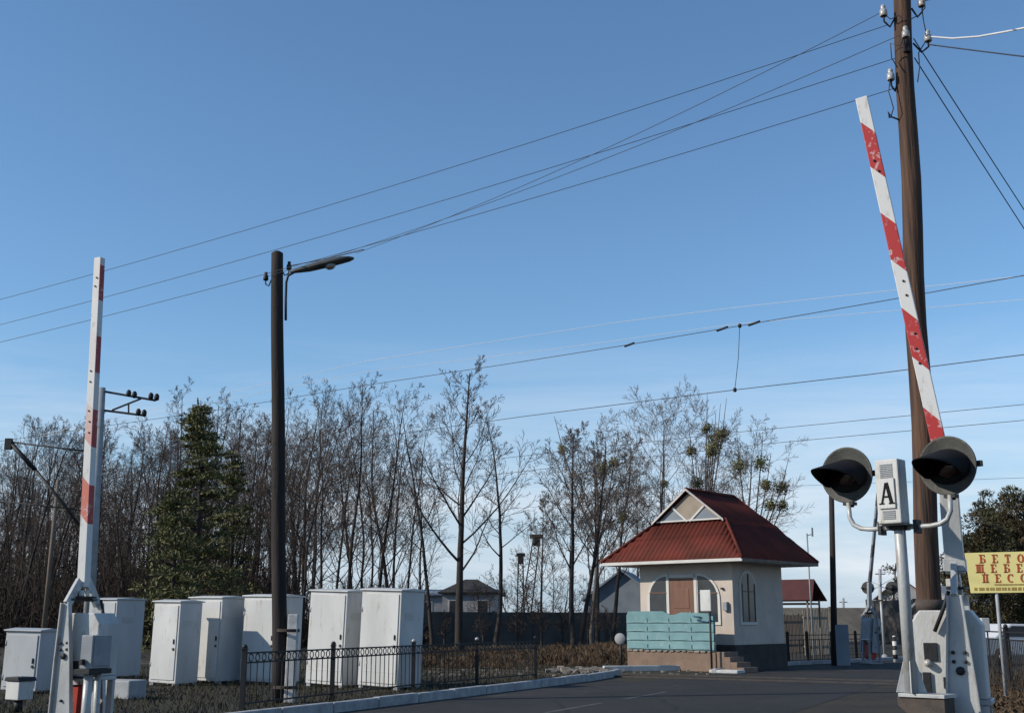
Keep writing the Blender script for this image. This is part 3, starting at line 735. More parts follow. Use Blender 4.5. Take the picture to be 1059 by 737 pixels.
for lab, s_, e, sg in (('topmost thin power line, rising from the left edge to the utility pole', (918, 26, 14.8), (0, 303, 23), .10),
                       ('second power line from the top, passing just over the left barrier tip', (927, 60, 14.8), (0, 329, 23), .10),
                       ('third power line from the top, crossing just above the lamp pole', (930, 90, 14.8), (0, 347, 23), .10)):
    a = at(*s_); c = at(*e); wire(lab, [a, ext(a, c)], .0052, None, sg * 2.2, gP)
wire('upper of two wires running from the street lamp to the utility pole', [at(368, 262, 22.8), INS['i1']], .005, None, .18, gP)
wire('short dark wire clip end between lamp and upper lamp wire', [LI[1], at(376, 258, 22.7)], .012, None, .02, gP)
wire('lower of two wires running from the street lamp to the utility pole', [LI[0], INS['i2']], .005, None, .22, gP)
wire('white twisted cable leaving the utility pole to the right', [INS['i4'], at(985, 40, 14.5), at(1012, 38, 14.2), at(1040, 33, 13.8), at(1075, 26, 13.4), at(1150, 12, 12.8), at(1300, -8, 11.5)], .014, M['wirelight'], 0, gP)
wire('dark wire leaving the utility pole at the upper right corner', [INS['i5'], at(1250, -80, 8.5)], .009, None, .0, gP)
wire('dark wire leaving the utility pole to the right below the white cable', [INS['i4'] + V((0, 0, -.12)), at(1350, 90, 9.5)], .009, None, .02, gP)
wire('left one of two steep service wires dropping to the right', [pole_at(60) + pb + V((.14, 0, 0)), at(1180, 420, 24)], .008, None, .05, gP)
wire('right one of two steep service wires dropping to the right', [pole_at(40) + pb + V((.14, 0, 0)), at(1200, 430, 24)], .008, None, .05, gP)
gC = 'railway catenary wires'
MES = [at(8, 455, 52), at(230, 423, 47.5), at(380, 398, 42), at(520, 377, 38), at(640, 358, 35), at(770, 336, 31), at(920, 310, 27.5), at(1080, 281, 24.3)]
wire('messenger wire of the railway catenary, with dark clips on it', MES, .011, None, 0, gC)
wire('contact wire hanging below the messenger wire of the catenary', [at(180, 478, 49), at(380, 453, 42), at(545, 430, 37.5), at(760, 403, 31.2), at(900, 387, 28), at(1080, 364, 24.3)], .011, None, 0, gC)
wire('upper pale feeder wire above the bare tree crowns', [at(150, 425, 60), at(380, 373, 52), at(640, 333, 46), at(760, 318, 43), at(1080, 283, 36)], .010, M['wirelight'], 0, gC)
wire('lower pale feeder wire just above the bare tree crowns', [at(100, 440, 60), at(300, 400, 54), at(380, 384, 52), at(580, 360, 47), at(760, 335, 43), at(1080, 308, 36)], .009, M['wirelight'], 0, gC)
wire('upper wire of the far track, crossing behind the barrier arm', [at(480, 478, 62), at(760, 447, 52), at(1080, 416, 42)], .012, None, 0, gC)
wire('lower wire of the far track, crossing behind the barrier arm', [at(480, 494, 62), at(800, 458, 51), at(1080, 432.5, 42)], .012, None, 0, gC)
wire('lowest of the thin wires behind the right signal lamp', [at(600, 520, 90), at(800, 503, 80), at(1080, 493, 66)], .011, None, 0, gC)
a = at(765, 336.8, 31); c = at(760, 403, 31.2)
b = MB(); b.tube([a, a.lerp(c, .5) + V((.03, 0, 0)), c], .009, 5)
for q in (a, c): b.lathe([(0, -.07), (.05, -.04), (.05, .04), (0, .07)], 8, None, q)
tag(b.build('dropper', M['dark'], loc=a), 'thin vertical dropper joining the messenger and contact wires', 'wire')
for i, (px, py, Y_) in enumerate(((651, 356.3, 34.8), (747, 340, 31.8), (780, 334.3, 30.8))):
    q = at(px, py, Y_); b = MB(); b.tube([q - V((.14, -.1, .03)), q + V((.14, -.1, .03))], .035, 8)
    tag(b.build('wire_clamp', M['dark'], loc=q), ('dark clamp on the messenger wire, leftmost of the three', 'dark clamp on the messenger wire just left of the dropper', 'dark clamp on the messenger wire just right of the dropper')[i], 'clamp', 'clamps on the messenger wire')

# ------------------------------------------------------------------ guard house
HA = 41.0
ha = V((cos(radians(HA)), -sin(radians(HA)), 0)); hb = V((sin(radians(HA)), cos(radians(HA)), 0))
HC = V((7.35, 37.6, 0))                                     # ground point below the near eave corner
LX, LY = 5.6, 5.3                                           # eave rectangle
org = HC - ha * LX                                          # left end of the front eave
house = thing('guard_house', 'small cream crossing keeper\'s house with a red hipped roof and arched windows', 'house', org, -radians(HA))
WX0, WX1, WY0, WY1 = 1.05, LX - .88, .84, 4.2              # walls inside the eaves
ZE, ZW, ZP = 3.55, 3.62, .82
b = MB(); b.box(((WX0 + WX1) / 2, (WY0 + WY1) / 2, (ZP + ZW) / 2), (WX1 - WX0, WY1 - WY0, ZW - ZP))
b.build('wall', M['wall'], house)
b = MB(); b.box(((WX0 + WX1) / 2, (WY0 + WY1) / 2, ZP / 2 - .003), (WX1 - WX0 + .1, WY1 - WY0 + .1, ZP)); b.build('plinth', M['plinth'], house, .01)
# roof
RX = LX / 2; GZ, AZ_ = 4.92, 6.02; GH = 1.42; GT = 1.42; RT1 = 4.45
def corr(mb, base0, along, length, topfn, nrm, pitch=.187, amp=.028, mi=0):
    """corrugated sheet: ribs run up the slope; topfn(u) gives the list of slope points above base at u"""
    k = int(length / pitch * 4); rows = []
    for i in range(k + 1):
        u = length * i / k; off = nrm * (amp * (cos(u / pitch * 2 * pi)))
        rows.append([p + off for p in topfn(u)])
    m_ = len(rows[0]); vs = [p for r in rows for p in r]
    fs = [(i * m_ + j, (i + 1) * m_ + j, (i + 1) * m_ + j + 1, i * m_ + j + 1) for i in range(k) for j in range(m_ - 1)]
    mb.add(vs, fs, mi, True)
b = MB()
fs_n = V((0, -1, 1)).normalized()
def front_top(u):
    f = min(1, u / (RX - GH), (LX - u) / (RX - GH)); f = max(f, .001)
    return [V((u, 0, ZE)), V((u, GT * f * .5, ZE + (GZ - ZE) * f * .5 - .02)), V((u, GT * f, ZE + (GZ - ZE) * f))]
corr(b, V((0, 0, ZE)), V((1, 0, 0)), LX, front_top, fs_n)
def side_fn(sgn):
    def fn(u):     # u along +y from the front eave
        x0 = 0 if sgn < 0 else LX
        def prof(v):  # v: 0 eave .. 1 gablet foot .. 2 ridge
            if v <= 1: return (x0 - sgn * (RX - GH) * v, ZE + (GZ - ZE) * v)
            return (x0 - sgn * ((RX - GH) + GH * (v - 1)), GZ + (AZ_ - GZ) * (v - 1))
        if u < GT: vm = u / GT * 1.0
        elif u < RT1: vm = 2.0
        else: vm = 2.0 * (LY - u) / (LY - RT1)
        if GT - .35 <= u < GT: vm = max(vm, u / GT)
        vm = max(vm, .002); out = []
        for q in (0, .25, .5, .75, 1):
            x, z = prof(vm * q); out.append(V((x, u, z)))
        return out
    return fn
def side_fn2(sgn):
    f0 = side_fn(sgn)
    return f0
for sg in (-1, 1):
    nn_ = V((sg * .7, 0, .7))
    x0 = 0 if sg < 0 else LX
    def prof(v, sg=sg, x0=x0):
        if v <= 1: return V((x0 - sg * (RX - GH) * v, 0, ZE + (GZ - ZE) * v))
        return V((x0 - sg * ((RX - GH) + GH * (v - 1)), 0, GZ + (AZ_ - GZ) * (v - 1)))
    def low(u):
        vm = max(.002, min(1, u / GT, (LY - u) / (LY - RT1) * 2)); return [prof(vm * q) + V((0, u, 0)) for q in (0, .5, 1)]
    corr(b, None, None, LY, low, nn_)
    u0 = GT - .22; u1 = (LY + RT1) / 2
    def upp(w_):
        u = u0 + w_; vm = max(1.002, min(2, 2.0 * (LY - u) / (LY - RT1))); return [prof(1 + (vm - 1) * q) + V((0, u, 0)) for q in (0, .5, 1)]
    corr(b, None, None, u1 - u0, upp, nn_)
# rear hip
b.add([V((0, LY, ZE)), V((LX, LY, ZE)), V((RX, RT1, AZ_))], [(0, 1, 2)])
rf = b.build('roof', M['roof'], house)
so_ = rf.modifiers.new('thick', 'SOLIDIFY'); so_.thickness = .03
# hip and ridge caps
b = MB()
for p, q in (((0, 0, ZE), (RX - GH, GT, GZ)), ((LX, 0, ZE), (RX + GH, GT, GZ)), ((RX, GT - .22, AZ_), (RX, RT1, AZ_)), ((RX, RT1, AZ_), (LX, LY, ZE)), ((RX, RT1, AZ_), (0, LY, ZE)), ((RX - GH, GT, GZ), (RX + GH, GT, GZ))):
    b.tube([V(p) + V((0, 0, .03)), V(q) + V((0, 0, .03))], .055, 8)
b.build_each('ridge_cap', M['roof'], rf)
# soffit and fascia
b = MB(); b.box((LX / 2, LY / 2, ZE - .05), (LX - .08, LY - .08, .04)); b.build('soffit', M['trim'], rf)
b = MB(); b.box((LX / 2, .012, ZE - .05), (LX, .03, .10)); b.box((.012, LY / 2, ZE - .05), (.03, LY - .06, .10)); b.box((LX / 2, LY - .012, ZE - .05), (LX, .03, .10))
b.build_each('fascia', M['trim'], rf, .004)
b = MB(); b.box((LX - .012, LY / 2, ZE - .05), (.03, LY - .06, .10)); b.build('fascia', M['oldwood'], rf, .004)  # brown wood tone that also carries the shade of this side
# gablet: boards, lattice, rakes
b = MB(); b.prism([(-GH + .1, GZ + .02), (GH - .1, GZ + .02), (0, AZ_ - .12)], (RX, GT - .06, 0), (1, 0, 0), (0, 0, 1), (0, 1, 0), .05)
g = b.build('gable', M['beige'], house)
b = MB()
for s_ in (-1, 1):
    b.prism([(s_ * .10, GZ + .05), (s_ * 1.18, GZ + .05), (s_ * .62, GZ + .46)], (RX, GT - .072, 0), (1, 0, 0), (0, 0, 1), (0, 1, 0), .012)
b.build_each('pane', M['bluegrey'], g)
b = MB()
for s_ in (-1, 1):
    b.bar((RX + s_ * .05, GT - .09, GZ + .02), (RX + s_ * .64, GT - .09, GZ + .52), .07, .04, (0, 1, 0))
    b.bar((RX + s_ * (GH - .1), GT - .40, GZ - .01), (RX, GT - .40, AZ_ - .05), .05, .13, (0, 1, 0)) if False else None
b.bar((RX - GH + .1, GT - .09, GZ + .05), (RX + GH - .1, GT - .09, GZ + .05), .05, .05, (0, 1, 0))
b.build('lattice', M['trim'], g)
b = MB()
for s_ in (-1, 1):
    p = V((RX + s_ * (GH + .03), GT - .23, GZ - .05)); q = V((RX, GT - .23, AZ_ - .03)); b.bar(p, q, .03, .13, (0, 1, 0)) if False else b.prism([(0, 0), (1, 0), (1, .075), (0, .075)], p, q - p, V((0, 0, 1)), V((0, 1, 0)), .03)
b.build_each('rake_board', M['trim'], rf)
# arched openings
def arch_poly(x0, x1, z0, z1, r=None, n_=10):
    w_ = x1 - x0; c = (x0 + x1) / 2; zr = z1 - w_ / 2
    return [(x0, z0), (x1, z0)] + [(c + w_ / 2 * cos(pi * i / n_), zr + w_ / 2 * sin(pi * i / n_)) for i in range(n_ + 1)]
def half_arch(x0, x1, z0, z1, left, n_=8):
    w_ = x1 - x0
    if left:  return [(x0, z0), (x1, z0), (x1, z1)] + [(x1 - w_ * sin(pi / 2 * i / n_), z1 - w_ * (1 - cos(pi / 2 * i / n_))) for i in range(1, n_ + 1)]
    return [(x1, z0)] + [(x0 + w_ * cos(pi / 2 * i / n_), z1 - w_ + w_ * sin(pi / 2 * i / n_)) for i in range(n_ + 1)] + [(x0, z0)]
def window(x0, x1, z0, z1, o, ex, nrm, shape):
    def P(g): 
        return {'l': half_arch(x0 - g, x1 + g * .6, z0 - g, z1 + g, True), 'r': half_arch(x0 - g * .6, x1 + g, z0 - g, z1 + g, False), 'a': arch_poly(x0 - g, x1 + g, z0 - g, z1 + g)}[shape]
    b = MB(); b.prism(P(.10), V(o) + V(nrm) * .002, ex, (0, 0, 1), nrm, .04); wn = b.build('window', M['trim'], house)
    b = MB(); b.prism(P(0), V(o) + V(nrm) * .044, ex, (0, 0, 1), nrm, .008); b.build('pane', M['pane'], wn)
    b = MB(); c = (x0 + x1) / 2; ex = V(ex); nr = V(nrm); o_ = V(o) + nr * .06
    if shape == 'a': b.bar(o_ + ex * c + V((0, 0, z0)), o_ + ex * c + V((0, 0, z1 - .02)), .035, .03, nr)
    zz = z0 + (z1 - z0) * .62
    b.bar(o_ + ex * x0 + V((0, 0, zz)), o_ + ex * x1 + V((0, 0, zz)), .035, .03, nr)
    if shape == 'a':
        b.bar(o_ + ex * (x0 + .02) + V((0, 0, z0)), o_ + ex * (x0 + .02) + V((0, 0, z1 - .35)), .03, .03, nr); b.bar(o_ + ex * (x1 - .02) + V((0, 0, z0)), o_ + ex * (x1 - .02) + V((0, 0, z1 - .35)), .03, .03, nr)
    b.build('glazing_bar', M['oldwood'] if shape == 'a' else M['door'], wn)
    return wn
fo = V((WX0, WY0, 0)); fx = V((1, 0, 0)); fn = V((0, -1, 0))
window(.42, 1.12, 1.62, 3.06, fo, fx, fn, 'l'); window(2.36, 3.10, 1.55, 3.06, fo, fx, fn, 'r')
so2 = V((WX1, WY0, 0)); window(.50, 1.36, 1.55, 3.14, so2, (0, 1, 0), (1, 0, 0), 'a')
b = MB(); b.box((WX0 + 1.70, WY0 - .02, ZP + 1.08), (.98, .035, 2.16)); 
dr = b.build('door', M['door'], house, .005)
b = MB()
for z in (ZP + .55, ZP + 1.5):
    b.box((WX0 + 1.70, WY0 - .043, z), (.62, .015, .66)); 
b.build_each('door_panel', M['door'], dr, .012)
b = MB(); b.box((WX0 + 2.06, WY0 - .055, ZP + 1.0), (.03, .05, .14)); b.build('handle', M['silver'], dr)
b = MB()
for x in (1.165, 2.265): b.box((WX0 + x, WY0 - .03, ZP + 1.1), (.11, .055, 2.22))
b.box((WX0 + 1.715, WY0 - .028, ZP + 2.24), (.98, .05, .1))
b.build('door_frame', M['trim'], house, .004)
# wall bits: board, grey meter box, lamp
b = MB(); b.box((WX0 + 3.42, WY0 - .07, 2.05), (.16, .13, .28)); b.build('meter_box', M['grey'], house, .01)
b = MB(); b.box((WX0 + 3.30, WY0 - .05, 2.62), (.08, .09, .06)); b.build('wall_lamp', M['dark'], house, .01)
# porch with scalloped teal sheets on a low stucco base
PX0, PX1, PY = WX0 + .14, WX1 - .10, WY0 - 1.05
b = MB(); b.box(((PX0 + PX1) / 2, (PY + WY0) / 2 - .03, .30), (PX1 - PX0, WY0 - PY - .06, .60)); pc = b.build('porch_base', M['brick'], house, .015)
b = MB()
for i in range(14): b.box((PX0 + .12 + i * (PX1 - PX0 - .2) / 13.5, PY - .01, .62 + rnd.uniform(-.01, .02)), (rnd.uniform(.1, .22), .06, .05), rotZ(rnd.uniform(-12, 12)))
b.build('loose_mortar', M['rubble'], pc)
b = MB(); nx = 60; z_ = [.66, .94, 1.22, 1.50]
for k_, zb_ in enumerate(z_):
    h_ = .27; rows = []
    for i in range(nx + 1):
        x = PX0 + .02 + (PX1 - PX0 - .04) * i / nx
        ov = .026 * (1 - abs(sin(i / nx * 4 * pi)) * .9)
        rows.append([V((x, PY - .01 - .008 * k_, zb_ + h_ + .01)), V((x, PY - .022 - .004 * k_, zb_ + h_ * .6)), V((x, PY - .034, zb_ + h_ * .3)), V((x, PY - .040, zb_ + .035 - ov * 0.9)), V((x, PY - .0, zb_ + .0))])
    m_ = 5; b.add([p for r in rows for p in r], [(i * m_ + j, (i + 1) * m_ + j, (i + 1) * m_ + j + 1, i * m_ + j + 1) for i in range(nx) for j in range(m_ - 1)], 0, False)
b.box(((PX0 + PX1) / 2, PY + .03, 1.20), (PX1 - PX0, .05, 1.12))
b.prism([(0, 0), (1.75, 0), (1.45, .13), (.06, .13)], (PX0 + .02, PY - .02, 1.765), (1, 0, 0), (0, 0, 1), (0, 1, 0), .07)
b.prism([(0, 0), (1.45, 0), (1.40, .05), (.3, .09)], (PX0 + 1.9, PY - .03, 1.765), (1, 0, 0), (0, 0, 1), (0, 1, 0), .07)
pb_ = b.build('porch_cladding', M['teal'], house)
b = MB()
for fx_ in (.25, .5, .75):                                    # dark sheet fixings seen as a zigzag of gaps
    x = PX0 + (PX1 - PX0) * fx_
    for zb_ in z_: b.tube([(x, PY - .040, zb_ + .17), (x + .01, PY - .046, zb_ + .06), (x + .03, PY - .046, zb_ + .03)], .009, 5)
b.build_each('seam', M['plinth'], pb_)
b = MB(); x = PX1 - .75; b.tube([(x, PY - .07, 1.74), (x + .3, PY - .075, 1.70), (x + .15, PY - .072, 1.60), (x + .55, PY - .075, 1.55), (x + .7, PY - .07, 1.60)], .02, 6); b.build('blue_rag', M['cloth_blue'], pb_)
b = MB()
for i in range(4): b.box((PX1 + .14 + i * .24, (PY + WY0) / 2 - .05, (.62 - i * .155) / 2), (.242 if i else .30, .86, .62 - i * .155))
b.build('porch_steps', M['brick'], house, .012)
# white board, its post and the disc sign
def hp(x, y, z=0): return org + ha * x + hb * y + V((0, 0, z))
p = hp(PX1 - .02, PY - .22); t = thing('notice_board', 'small white notice board on a dark post at the porch corner', 'notice board', p, -radians(HA))
b = MB(); b.tube([(0, 0, 0), (0, 0, 2.02)], .035, 8); b.build('post', M['dark'], t)
b = MB(); b.box((-.12, -.03, 2.22), (.38, .03, .66)); b.box((-.12, -.046, 2.22), (.33, .006, .6)); b.build('board', M['white'], t, .004)
b = MB(); b.bar((.0, .0, 1.95), (.0, 0, 2.5), .04, .03); b.build('bracket', M['dark'], t)
p = foot(641.5, 38.6); t = thing('disc_sign', 'round pale disc sign on a short black post left of the porch', 'sign', p, -radians(20))
b = MB(); b.tube([(0, 0, 0), (0, 0, 1.0)], .045, 8); b.build('post', M['dark'], t)
b = MB(); b.lathe([(0, .02), (.17, .015), (.18, 0), (.17, -.012), (0, -.012)], 24, rotX(90), (0, -.06, 1.02)); b.build('disc', M['paleblock'], t)
# aerial on the roof
q = hp(LX - .6, 3.0, 4.1); t = thing('roof_aerial', 'thin aerial rod standing behind the right slope of the red roof', 'aerial', foot(840, 47))
b = MB(); b.tube([(0, 0, 0), (0, 0, 5.0)], .03, 6); b.build('rod', M['grey'], t)
b = MB(); b.tube([(0, 0, 4.9), (.12, 0, 4.95), (.2, 0, 4.95)], .02, 6); b.box((.22, 0, 5.05), (.06, .06, .35)); b.build('antenna', M['grey'], t)

# ------------------------------------------------------------------ canopy, fences and walls behind on the right
p = foot(822, 52); t = thing('canopy', 'small dark red canopy on thin posts just right of the house', 'canopy', p, -radians(35))
b = MB()
vs = [V((-1.5, -.9, 2.45)), V((1.2, -.9, 2.45)), V((1.0, .0, 3.35)), (-1.5, 0, 3.35), (1.2, .9, 2.45), (-1.5, .9, 2.45)]
b.add(vs, [(0, 1, 2, 3), (3, 2, 4, 5)]); rf2 = b.build('roof', M['roofdark'], t); m_ = rf2.modifiers.new('thick', 'SOLIDIFY'); m_.thickness = .05
for x, y in ((-1.2, -.7), (.9, -.7), (-1.2, .7), (.9, .7)):
    b = MB(); b.tube([(x, y, 0), (x, y, 2.48)], .045, 8); b.build('post', M['whitewash'] if x < 0 else M['oldwood'], t)
b = MB(); b.box((-.15, 0, 2.30), (2.2, 1.3, .08)); b.bar((-1.2, 0, 2.3), (-1.2, 0, 3.3), .06, .06); b.bar((.8, 0, 2.3), (.8, 0, 3.3), .06, .06); b.build('frame', M['oldwood'], t)
# beige paling in front of it
def paling(label, a, c, h, m, gap=.16, name='paling_fence'):
    t = thing(name, label, 'fence', a); c = c - a; Ln = c.length; d = c / Ln
    b = MB(); k = int(Ln / gap)
    for i in range(k + 1):
        hh = h + rnd.uniform(-.05, .05); q = d * (Ln * i / k); b.bar(q, q + V((0, 0, hh)), gap * .8, .025, V((-d.y, d.x, 0)))
    b.build('boards', m, t)
    b = MB()
    for z in (.4, h - .35): b.bar(V((0, 0, z)) + V((-d.y, d.x, 0)) * .05, c + V((0, 0, z)) + V((-d.y, d.x, 0)) * .05, .05, .08)
    b.build_each('rail', m, t); return t
paling('beige board fence behind the thin black pole', foot(832, 56), foot(856, 58), 2.1, M['beige'])
paling('brown board fence in shade beside the canopy', foot(809, 60), foot(832, 62), 1.9, M['oldwood'])
def slab_wall(label, a, c, h, m, seg=3.0, name='concrete_wall', th=.16):
    t = thing(name, label, 'wall', a); c = c - a; Ln = c.length; d = c / Ln; k = max(1, int(Ln / seg))
    b = MB()
    for i in range(k): b.bar(d * (Ln * i / k + .04) + V((0, 0, h / 2)), d * (Ln * (i + 1) / k - .04) + V((0, 0, h / 2)), th, h * 1.0)
    b.build_each('panel', m, t, .02)
    b = MB()
    for i in range(k + 1): b.bar(d * (Ln * i / k), d * (Ln * i / k) + V((0, 0, h + .08)), .2, .26)
    b.build_each('post', m, t); return t
slab_wall('long beige concrete wall behind the far barrier', foot(806, 92), foot(912, 92), 2.55, M['beige'])
slab_wall('dark weathered concrete wall behind the tall bare tree', foot(425, 78), foot(662, 88), 2.15, M['wallfar'])
slab_wall('dark blue grey yard wall right of the far signal', foot(899, 86), foot(1000, 80), 3.0, M['wallfar'])
p = foot(924, 47); t = thing('striped_post', 'short black and white striped guide post by the far kerb', 'guide post', p)
b = MB(); b.tube([(0, 0, 0), (0, 0, .95)], [.09, .085], 12); b.lathe([(.085, .95), (.06, 1.0), (0, 1.02)], 12); b.build('post', M['bw'], t)

def building(label, c, rz, sx, sy, h, rh, mw, mr, wins=(), hip=0.0, name='building'):
    t = thing(name, label, 'building', c, rz)
    b = MB(); b.box((0, 0, h / 2), (sx, sy, h))
    if hip == 0: b.prism([(-sy / 2, 0), (sy / 2, 0), (0, rh)], (-sx / 2, 0, h), (0, 1, 0), (0, 0, 1), (1, 0, 0), sx)
    b.build('wall', mw, t)
    b = MB(); o = .4
    x0, x1, y0, y1 = -sx / 2 - o, sx / 2 + o, -sy / 2 - o, sy / 2 + o; hx = hip
    zz = h - .02 - (rh * o / (sy / 2) if hip == 0 else 0)
    vs = [(x0, y0, zz), (x1, y0, zz), (x1, y1, zz), (x0, y1, zz), (x0 + hx, 0, h + rh), (x1 - hx, 0, h + rh)]
    b.add(vs, [(0, 1, 5, 4), (2, 3, 4, 5)] + ([(3, 0, 4), (1, 2, 5)] if hip else []))
    r = b.build('roof', mr, t); m_ = r.modifiers.new('thick', 'SOLIDIFY'); m_.thickness = .15; m_.offset = 1
    for (x, z, w_, hh) in wins:
        b = MB(); b.box((x, -sy / 2 - .02, z), (w_ + .24, .06, hh + .24)); f = b.build('window', M['trim'], t)
        b = MB(); b.box((x, -sy / 2 - .055, z), (w_, .02, hh)); b.build('pane', M['pane'], f)
    return t
building('low pale house with a dark hipped roof seen past the tall bare tree', foot(487, 120), radians(-4), 5.2, 5, 4.2, 1.3, M['paleblock'], M['plinth'], ((1.4, 2.9, 1, 1.2), (-1.4, 2.9, 1, 1.2)), 2.4, 'house')
building('long low pale shed above the dark wall, left of the tall tree', foot(462, 132), radians(-3), 12, 6, 4.3, .5, M['paleblock'], M['bluegrey'], ((-2, 3, 1.2, 1.0), (1, 3, 1.2, 1.0), (4, 3, 1.2, 1.0)), 0.0, 'shed')
building('blue grey gabled barn immediately left of the guard house', foot(650, 93), radians(78), 8, 5.2, 3.3, 1.9, M['bluegrey'], M['bluegrey'], (), 0.0, 'barn')
building('tiny white house far beyond the signal post', foot(936, 130), radians(70), 6, 5, 4.0, 2.0, M['paleblock'], M['roofdark'], (), 0.0, 'house')
building('grey roofed pale building behind the yellow sign', foot(1046, 70), radians(12), 9, 6, 2.1, 1.3, M['paleblock'], M['bluegrey'], ((-2.6, 1.1, 1.2, .9), (0, 1.1, 1.2, .9), (2.6, 1.1, 1.2, .9)), 0.0, 'building')

# far poles
for px, Y_, py, lab in ((910, 120, 588, 'grey concrete pole rising over the yard wall behind the signal post'), (872, 150, 618, 'thin far pole above the beige wall beside the thin black pole'), (1017, 60, 600, None)):
    if lab is None: continue
    p = foot(px, Y_); q = at(px, py, Y_); t = thing('far_pole', lab, 'pole', p); b = MB(); b.tube([(0, 0, 0), q - p], [.2, .16], 8); b.build('post', M['concrete'], t)
    b = MB(); b.bar((q - p) + V((-.5, 0, -.5)), (q - p) + V((.5, 0, -.5)), .1, .1); b.build('crossarm', M['dark'], t)
# two lattice floodlight towers far behind the trees
def lattice(label, px0, px1, py1, Y_, wd):
    p = foot(px0, Y_); q = at(px1, py1, Y_) - p; t = thing('floodlight_tower', label, 'tower', p, 0, 'floodlight towers')
    b = MB(); k = 14; cs = [V((-wd, -wd, 0)), V((wd, -wd, 0)), V((wd, wd, 0)), V((-wd, wd, 0))]
    for c in cs: b.bar(c, q + c * .6, .14, .14)
    for i in range(k):
        f0, f1 = i / k, (i + 1) / k
        for j in range(4):
            a = q * f0 + cs[j] * (1 - .4 * f0); c = q * f1 + cs[(j + 1) % 4] * (1 - .4 * f1); b.bar(a, c, .08, .08)
    b.build('lattice', M['rust'], t)
    b = MB(); b.box(q + V((0, 0, .2)), (1.7 * wd / .7, 1.0, .45)); b.box(q + V((0, 0, -.5)), (.9 * wd / .7, .8, 1.0)); b.build('lamp_cluster', M['dark'], t)
lattice('leaning lattice tower with a dark head, taller of the two between the trees', 541, 555, 556, 150, .7)
lattice('shorter upright lattice tower beside the leaning one', 538, 538.5, 575, 160, .5)

# ------------------------------------------------------------------ yellow sign at the right edge
def glyph(mb, ch, o, ex, ey, ez, h, t=.006):
    W_ = h * .62; th = h * .20; tn = h * .10; o = V(o); ex = V(ex); ey = V(ey)
    def st(x0, y0, x1, y1, wd): mb.bar(o + ex * x0 + ey * y0, o + ex * x1 + ey * y1, wd, t, ez)
    def vert(x, serif=True, y0=0, y1=h):
        st(x, y0, x, y1, th)
        if serif:
            st(x - th, y0 + tn / 2, x + th, y0 + tn / 2, tn); st(x - th, y1 - tn / 2, x + th, y1 - tn / 2, tn)
    L_, R_ = th, W_ - th * .2
    if ch == 'Б': vert(L_); st(0, h - tn / 2, R_, h - tn / 2, tn); st(R_, h, R_, h * .72, tn); st(L_, h * .55, R_ - tn, h * .55, tn); st(R_, h * .08, R_, h * .5, th * .9); st(0, tn / 2, R_ - tn, tn / 2, tn)
    elif ch == 'Ь': vert(L_); st(L_, h * .55, R_ - tn, h * .55, tn); st(R_, h * .08, R_, h * .5, th * .9); st(0, tn / 2, R_ - tn, tn / 2, tn)
    elif ch == 'Е': vert(L_); st(0, h - tn / 2, R_, h - tn / 2, tn); st(R_, h, R_, h * .72, tn); st(L_, h * .52, R_ * .8, h * .52, tn); st(0, tn / 2, R_, tn / 2, tn); st(R_, 0, R_, h * .28, tn)
    elif ch == 'Т': vert(W_ / 2); st(0, h - tn / 2, W_, h - tn / 2, tn); st(tn / 2, h, tn / 2, h * .7, tn); st(W_ - tn / 2, h, W_ - tn / 2, h * .7, tn)
    elif ch in 'ОС':
        n_ = 18; a0, a1 = (0, 360) if ch == 'О' else (50, 310); pts = []
        for i in range(n_ + 1):
            a = radians(a0 + (a1 - a0) * i / n_); pts.append((W_ / 2 + W_ * .45 * cos(a), h / 2 + h * .45 * sin(a)))
        for p, q in zip(pts[:-1], pts[1:]):
            wd = tn + (th - tn) * abs((p[0] + q[0]) / 2 - W_ / 2) / (W_ * .45); st(*p, *q, wd)
        if ch == 'С': st(W_ * .85, h * .95, W_ * .85, h * .7, tn)
    elif ch == 'Н': vert(L_); vert(W_ - th * .4); st(L_, h / 2, W_ - th * .4, h / 2, tn)
    elif ch == 'П': vert(L_); vert(W_ - th * .4); st(0, h - tn / 2, W_ + th * .4, h - tn / 2, tn)
    elif ch == 'Щ':
        W2 = W_ * 1.35
        for x in (L_, W2 / 2 + th * .2, W2 - th * .4): vert(x)
        st(0, tn / 2, W2 + th * .6, tn / 2, tn); st(W2 + th * .6, tn, W2 + th * .6, -h * .15, tn)
        return W2 + h * .24
    elif ch == 'К': vert(L_); st(L_, h * .5, R_, h, tn * 1.2); st(L_ + th * .5, h * .55, R_, 0, th); st(R_ - th, h - tn / 2, R_ + th * .4, h - tn / 2, tn)
    return W_ + h * .30
sA = at(1001, 590, 24.5); SR = rotZ(-6)
p = sA.copy(); p.z = 0
t = thing('advertising_sign', 'yellow sign with three rows of red Cyrillic capitals at the right edge', 'sign', p, radians(-18))
z0 = at(1001, 613, 24.5).z; z1 = at(1001, 571.5, 24.5).z; hS = z1 - z0; wS = 2.1
b = MB(); b.prism([(0.02, z0), (wS, z0 + .01), (wS, z1 + .02), (-.035, z1)], (0, 0, 0), (1, 0, 0), (0, 0, 1), (0, 1, 0), .03); bd = b.build('board', M['signyellow'], t, .004)
lh = hS * .235
for wd_, x, zz in (('БЕТОН', .235, z1 - hS * .26), ('ЩЕБЕНЬ', .15, z1 - hS * .50), ('ПЕСОК', .26, z1 - hS * .745)):
    for ch in wd_:
        b = MB(); x += glyph(b, ch, (x, -.004, zz), (1, 0, 0), (0, 0, 1), (0, -1, 0), lh * .90) * 1.55
        b.build('letter', M['signred'], bd)
b = MB(); x = .12
while x < wS - .2:
    w_ = rnd.uniform(.03, .06); b.box((x, -.003, z0 + hS * .10), (w_, .006, hS * .075)); x += w_ + rnd.choice((.012, .012, .03))
x = .50
